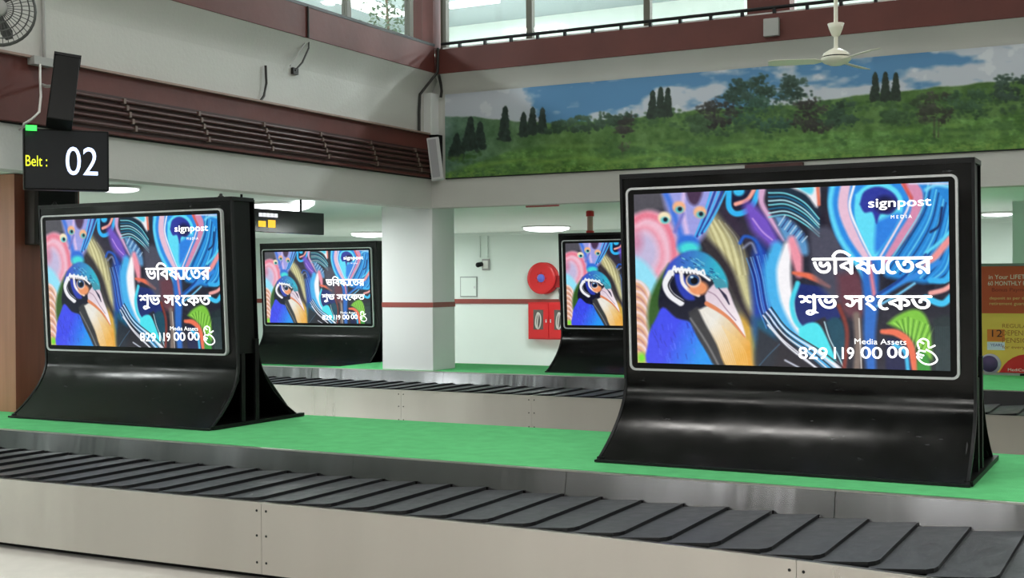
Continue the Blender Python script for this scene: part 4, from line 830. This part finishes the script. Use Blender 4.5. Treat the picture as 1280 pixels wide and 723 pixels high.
for k in range(2):
    xa = x0c+.02+k*.4; dr = obj('door', MB().box(xa, xa+.375, YF-.178, YF-.16, z0c+.02, z1c-.02), RED, hc, .004)
    wx = xa+.09+k*.0; obj('door_window', MB().box(wx, wx+.19, YF-.181, YF-.177, z0c+.17, z1c-.13), mat('smoky_pane', (96, 92, 88), .2), dr)
    obj('hose_coil', MB().tube([(wx+.09+.06*math.sin(a)*math.cos(a*.31), YF-.184, (z0c+z1c)/2+.14*math.cos(a)) for a in np.linspace(0, 9, 40)], .013, 6), mat('pale_hose', (196, 192, 186), .7), dr)
    obj('door_handle', MB().box(xa+(.33 if k == 0 else .015), xa+(.345 if k == 0 else .03), YF-.195, YF-.178, (z0c+z1c)/2-.03, (z0c+z1c)/2+.03), SILVER, dr)
a_, b_ = yw(575.5, 346), yw(597, 371.5); eb = thing('electrical_panel', (a_[0], YF, b_[2]), 'white flush electrical panel on the far wall right of the pillar', 'panel')
obj('panel_frame', MB().box(a_[0], b_[0], YF-.012, YF, b_[2], a_[2]), mat('panel_grey', (150, 160, 156), .5), eb); obj('door', MB().box(a_[0]+.02, b_[0]-.02, YF-.022, YF-.012, b_[2]+.02, a_[2]-.02), WALL2, eb)
obj('latch', MB().box(b_[0]-.06, b_[0]-.035, YF-.03, YF-.022, (a_[2]+b_[2])/2-.03, (a_[2]+b_[2])/2+.01), SILVER, eb)
for xx in (599.5, 609): 
    p0, p1 = yw(xx, 292), yw(xx, 322); tag(obj('conduit', MB().box(p0[0]-.018, p0[0]+.018, YF-.03, YF, p1[2], ZC), WALL2), '%s of two thin white conduits running down to the wall socket' % ('left' if xx < 605 else 'right'), 'conduit')
q = yw(608, 331); so = thing('wall_socket', q, 'grey wall socket box beneath the two conduits', 'socket'); obj('socket_box', MB().box(q[0]-.07, q[0]+.07, YF-.04, YF, q[2]-.1, q[2]+.1), GPL, so, .006); obj('socket_plate', MB().box(q[0]-.05, q[0]+.05, YF-.045, YF-.04, q[2]-.07, q[2]+.07), WPL, so)
q = yw(599, 331, .1); cm_ = thing('security_camera', q, 'small dark wall camera beside the grey socket box', 'camera'); obj('camera_body', MB().lathe(q, (-.4, -1, -.2), [(0, -.06), (.04, -.06), (.045, .04), (.03, .06), (0, .06)], 14), BPL, cm_); obj('mount', MB().tube([q, (q[0]+.05, YF, q[2]+.03)], .015, 8), GPL, cm_)
q = oY(737.5, 262, 14); q2 = oY(737.5, 293, 14); rp = thing('sprinkler_pipe', (q[0], 14, ZC), 'red and white vertical pipe dropping from the ceiling behind the half-hidden board', 'pipe')
obj('pipe', MB().tube([(q[0], 14, ZC), (q[0], 14, q2[2]-.3)], .036, 12), mat('faded_red_pipe', (198, 152, 146), .5), rp)
for zz_ in (ZC-.04, q2[2]+.01): obj('collar', MB().lathe((q[0], 14, zz_), (0, 0, 1), [(.05, -.03), (.05, .03), (.036, .035)], 14), RED, rp)
q = oZ(676, 257, ZC-.03); tag(obj('ceiling_pipe', MB().tube([(q[0]-.18, q[1], ZC-.03), (q[0]+.22, q[1], ZC-.03)], .018, 8), mat('pink_red', (190, 100, 100), .5)), 'short faded red pipe on the low ceiling edge', 'pipe')

# ------------------------------------------------------------------ hanging direction sign
XS = -8.0; s1, s0 = oX(405, 267, XS), oX(405, 294, XS); ye = oX(262, 262, XS)[1]
hs = thing('direction_sign', (XS, (ye+s1[1])/2, s0[2]), 'glossy black hanging direction sign behind the left board, with small yellow symbols', 'sign')
obj('sign_body', MB().box(XS-.06, XS, ye, s1[1], s0[2], s1[2]), mat('sign_black', (26, 30, 38), .12), hs, .004)
for px_ in (376, 302): q = oX(px_, 264, XS-.03); obj('hanging_rod', MB().tube([(XS-.03, q[1], s1[2]), (XS-.03, q[1], ZC)], .012, 8), BLACKS, hs)
def sgb(px0, py0, px1, py1, m, nm):
    p, r = oX(px0, py0, XS), oX(px1, py1, XS); obj(nm, MB().box(XS, XS+.004, p[1], r[1], r[2], p[2]), m, hs)
SW, SY = mat('sign_white', (240, 240, 245), .5, emit=.9), mat('sign_yellow', (250, 200, 60), .5, emit=1)
for k in range(5): sgb(323.5+k*4.8, 266+.3*k, 327.6+k*4.8, 271+.3*k, SW, 'lettering')
sgb(323, 276, 332, 284, SY, 'symbol'); sgb(335, 275, 344, 285, SY, 'symbol')

# ------------------------------------------------------------------ poster stand at the right
YP = 13.75; pa, pb = oY(1222, 332, YP), oY(1300, 468, YP); zt2, zb2 = oY(1258, 333, YP)[2], oY(1258, 468, YP)[2]
x0p, x1p = pa[0], pa[0]+1.7
po = thing('poster_stand', (x0p, YP, .6), 'orange and yellow savings poster on a grey framed stand behind the largest board', 'poster')
def pbx(x0, x1, z0, z1, e, m, nm): return obj(nm, MB().box(x0, x1, YP-e, YP-e+.004, z0, z1), m, po)
obj('stand_frame', MB().box(x0p-.03, x1p+.03, YP, YP+.03, .6, zt2+.03), mat('frame_grey', (140, 146, 148), .4), po)
def Zy(y): return oY(1258, y, YP)[2]
pbx(x0p, x1p, Zy(392), zt2, .006, mat('poster_orange', (216, 84, 52), .5), 'upper_field'); pbx(x0p, x1p, Zy(466), Zy(392), .006, mat('poster_yellow', (236, 192, 84), .5), 'lower_field')
obj('bottom_rail', MB().box(x0p-.03, x1p+.03, YP-.02, YP+.03, Zy(471.5), Zy(466.5)), GPL, po)
PW, PR, PB, PC = mat('print_white', (246, 232, 226), .5), mat('print_red', (150, 30, 26), .5), mat('print_brown', (176, 98, 40), .5), mat('print_cream', (246, 206, 140), .5)
def ptx(s, px0, yt, yb, wpx, m, nm='lettering', b=0, y1=.7):
    g = glyph(s, b); xa = oY(px0, yb, YP)[0]; xb = oY(px0+wpx, yb, YP)[0]; vs, fs = fit(g, xa, xb, Zy(yb), Zy(yt), 0, y1)
    obj(nm, MB().add([(a, YP-.0075, z) for a, z in vs], fs), m, po)
ptx('in Your LIFETIME', 1236, 343.5, 349, 58, PW); ptx('60 MONTHLY PAY', 1235, 351.5, 357, 56, PW); ptx('Bonus Payment', 1240, 360, 364.5, 50, PR)
ptx('deposit as per the plan', 1237, 371, 374.5, 62, PC); ptx('retirement guaranteed', 1237, 377.5, 381.5, 60, PC)
ptx('REGULAR', 1253, 405, 410, 36, PB); ptx('DEPENDENT', 1253, 413, 419.5, 50, PB); ptx('PENSION', 1253, 422.5, 428.5, 40, PB); ptx('for everyone', 1253, 432, 436, 40, PB)
bx_ = oY(1244, 417, YP); pbx(oY(1234, 417, YP)[0], oY(1256, 417, YP)[0], Zy(427), Zy(412), .0065, mat('badge_orange', (226, 122, 48), .5), 'badge')
obj('badge', MB().lathe((bx_[0]+.01, YP-.002, Zy(412)), (0, -1, 0), [(.078, 0), (.078, .0037), (0, .0037)], 24), bpy.data.materials['badge_orange'], po)
ptx('12', 1240, 412.5, 421.5, 13, mat('print_dark', (60, 26, 30), .5), 'badge_number')
pbx(oY(1234, 417, YP)[0], oY(1256, 417, YP)[0], Zy(438), Zy(428), .0068, mat('badge_lilac', (216, 216, 240), .5), 'badge'); ptx('YEARS', 1238, 430, 433.5, 15, mat('print_blue', (60, 60, 150), .5))
e = oY(1238, 455, YP); obj('emblem', MB().lathe((e[0], YP-.002, e[2]), (0, -1, 0), [(.105, 0), (.105, .0045), (0, .0045)], 28), mat('emblem_lilac', (200, 184, 214), .5), po); obj('emblem', MB().lathe((e[0]-.01, YP-.002, e[2]), (0, -1, 0), [(.085, 0), (.085, .006), (0, .006)], 28), mat('emblem_purple', (86, 60, 112), .5), po)
e = oY(1285, 479, YP); th = [math.radians(a) for a in range(0, 181, 12)]; Rr = .285; zc2 = Zy(466)
obj('red_disc', MB().add([(e[0]+Rr*math.cos(a), YP-.0066, zc2+max(0, Rr*math.sin(a)-.09)) for a in th], [tuple(range(len(th)))[::-1]]), mat('disc_red', (206, 30, 34), .5), po)
ptx('MediCare', 1260, 460.5, 464, 26, PW)
q_ = oY(1279, 469, YP-.05); obj('clip', MB().box(q_[0]-.03, q_[0]+.06, YP-.05, YP, q_[2]-.012, q_[2]+.012), BLACKS, po)

# ------------------------------------------------------------------ potted plant behind the upper left window
q = atD(484, 30, 17); pp = thing('potted_plant', (q[0], q[1], 4.16), 'leafy plant with small mottled leaves behind the upper left window', 'plant')
obj('pot', MB().lathe((q[0], q[1], 4.16), (0, 0, 1), [(0, 0), (.16, 0), (.22, .35), (.2, .35), (.19, .3), (0, .3)], 20), mat('pale_pot', (190, 190, 184), .6), pp)
obj('stem', MB().tube([(q[0], q[1], 4.4), (q[0]+.03, q[1], 4.9), (q[0]-.02, q[1], 5.6)], .02, 6), mat('stem_brown', (96, 80, 60), .8), pp)
m = MB()
for k in range(420):
    c3 = np.array([q[0], q[1], 5.35])+np.clip(rng.normal(size=3), -2.2, 2.2)*np.array([.17, .17, .42]); a = rng.normal(size=3); a /= np.linalg.norm(a); b = np.cross(a, rng.normal(size=3)); b /= np.linalg.norm(b)
    m.add([c3-a*.045, c3+b*.02, c3+a*.045, c3-b*.02], [(0, 1, 2, 3)])
tag(obj('foliage', m, LEAF, pp), kind='stuff')

for o in SC.objects:
    if '_w' in o: del o['_w']
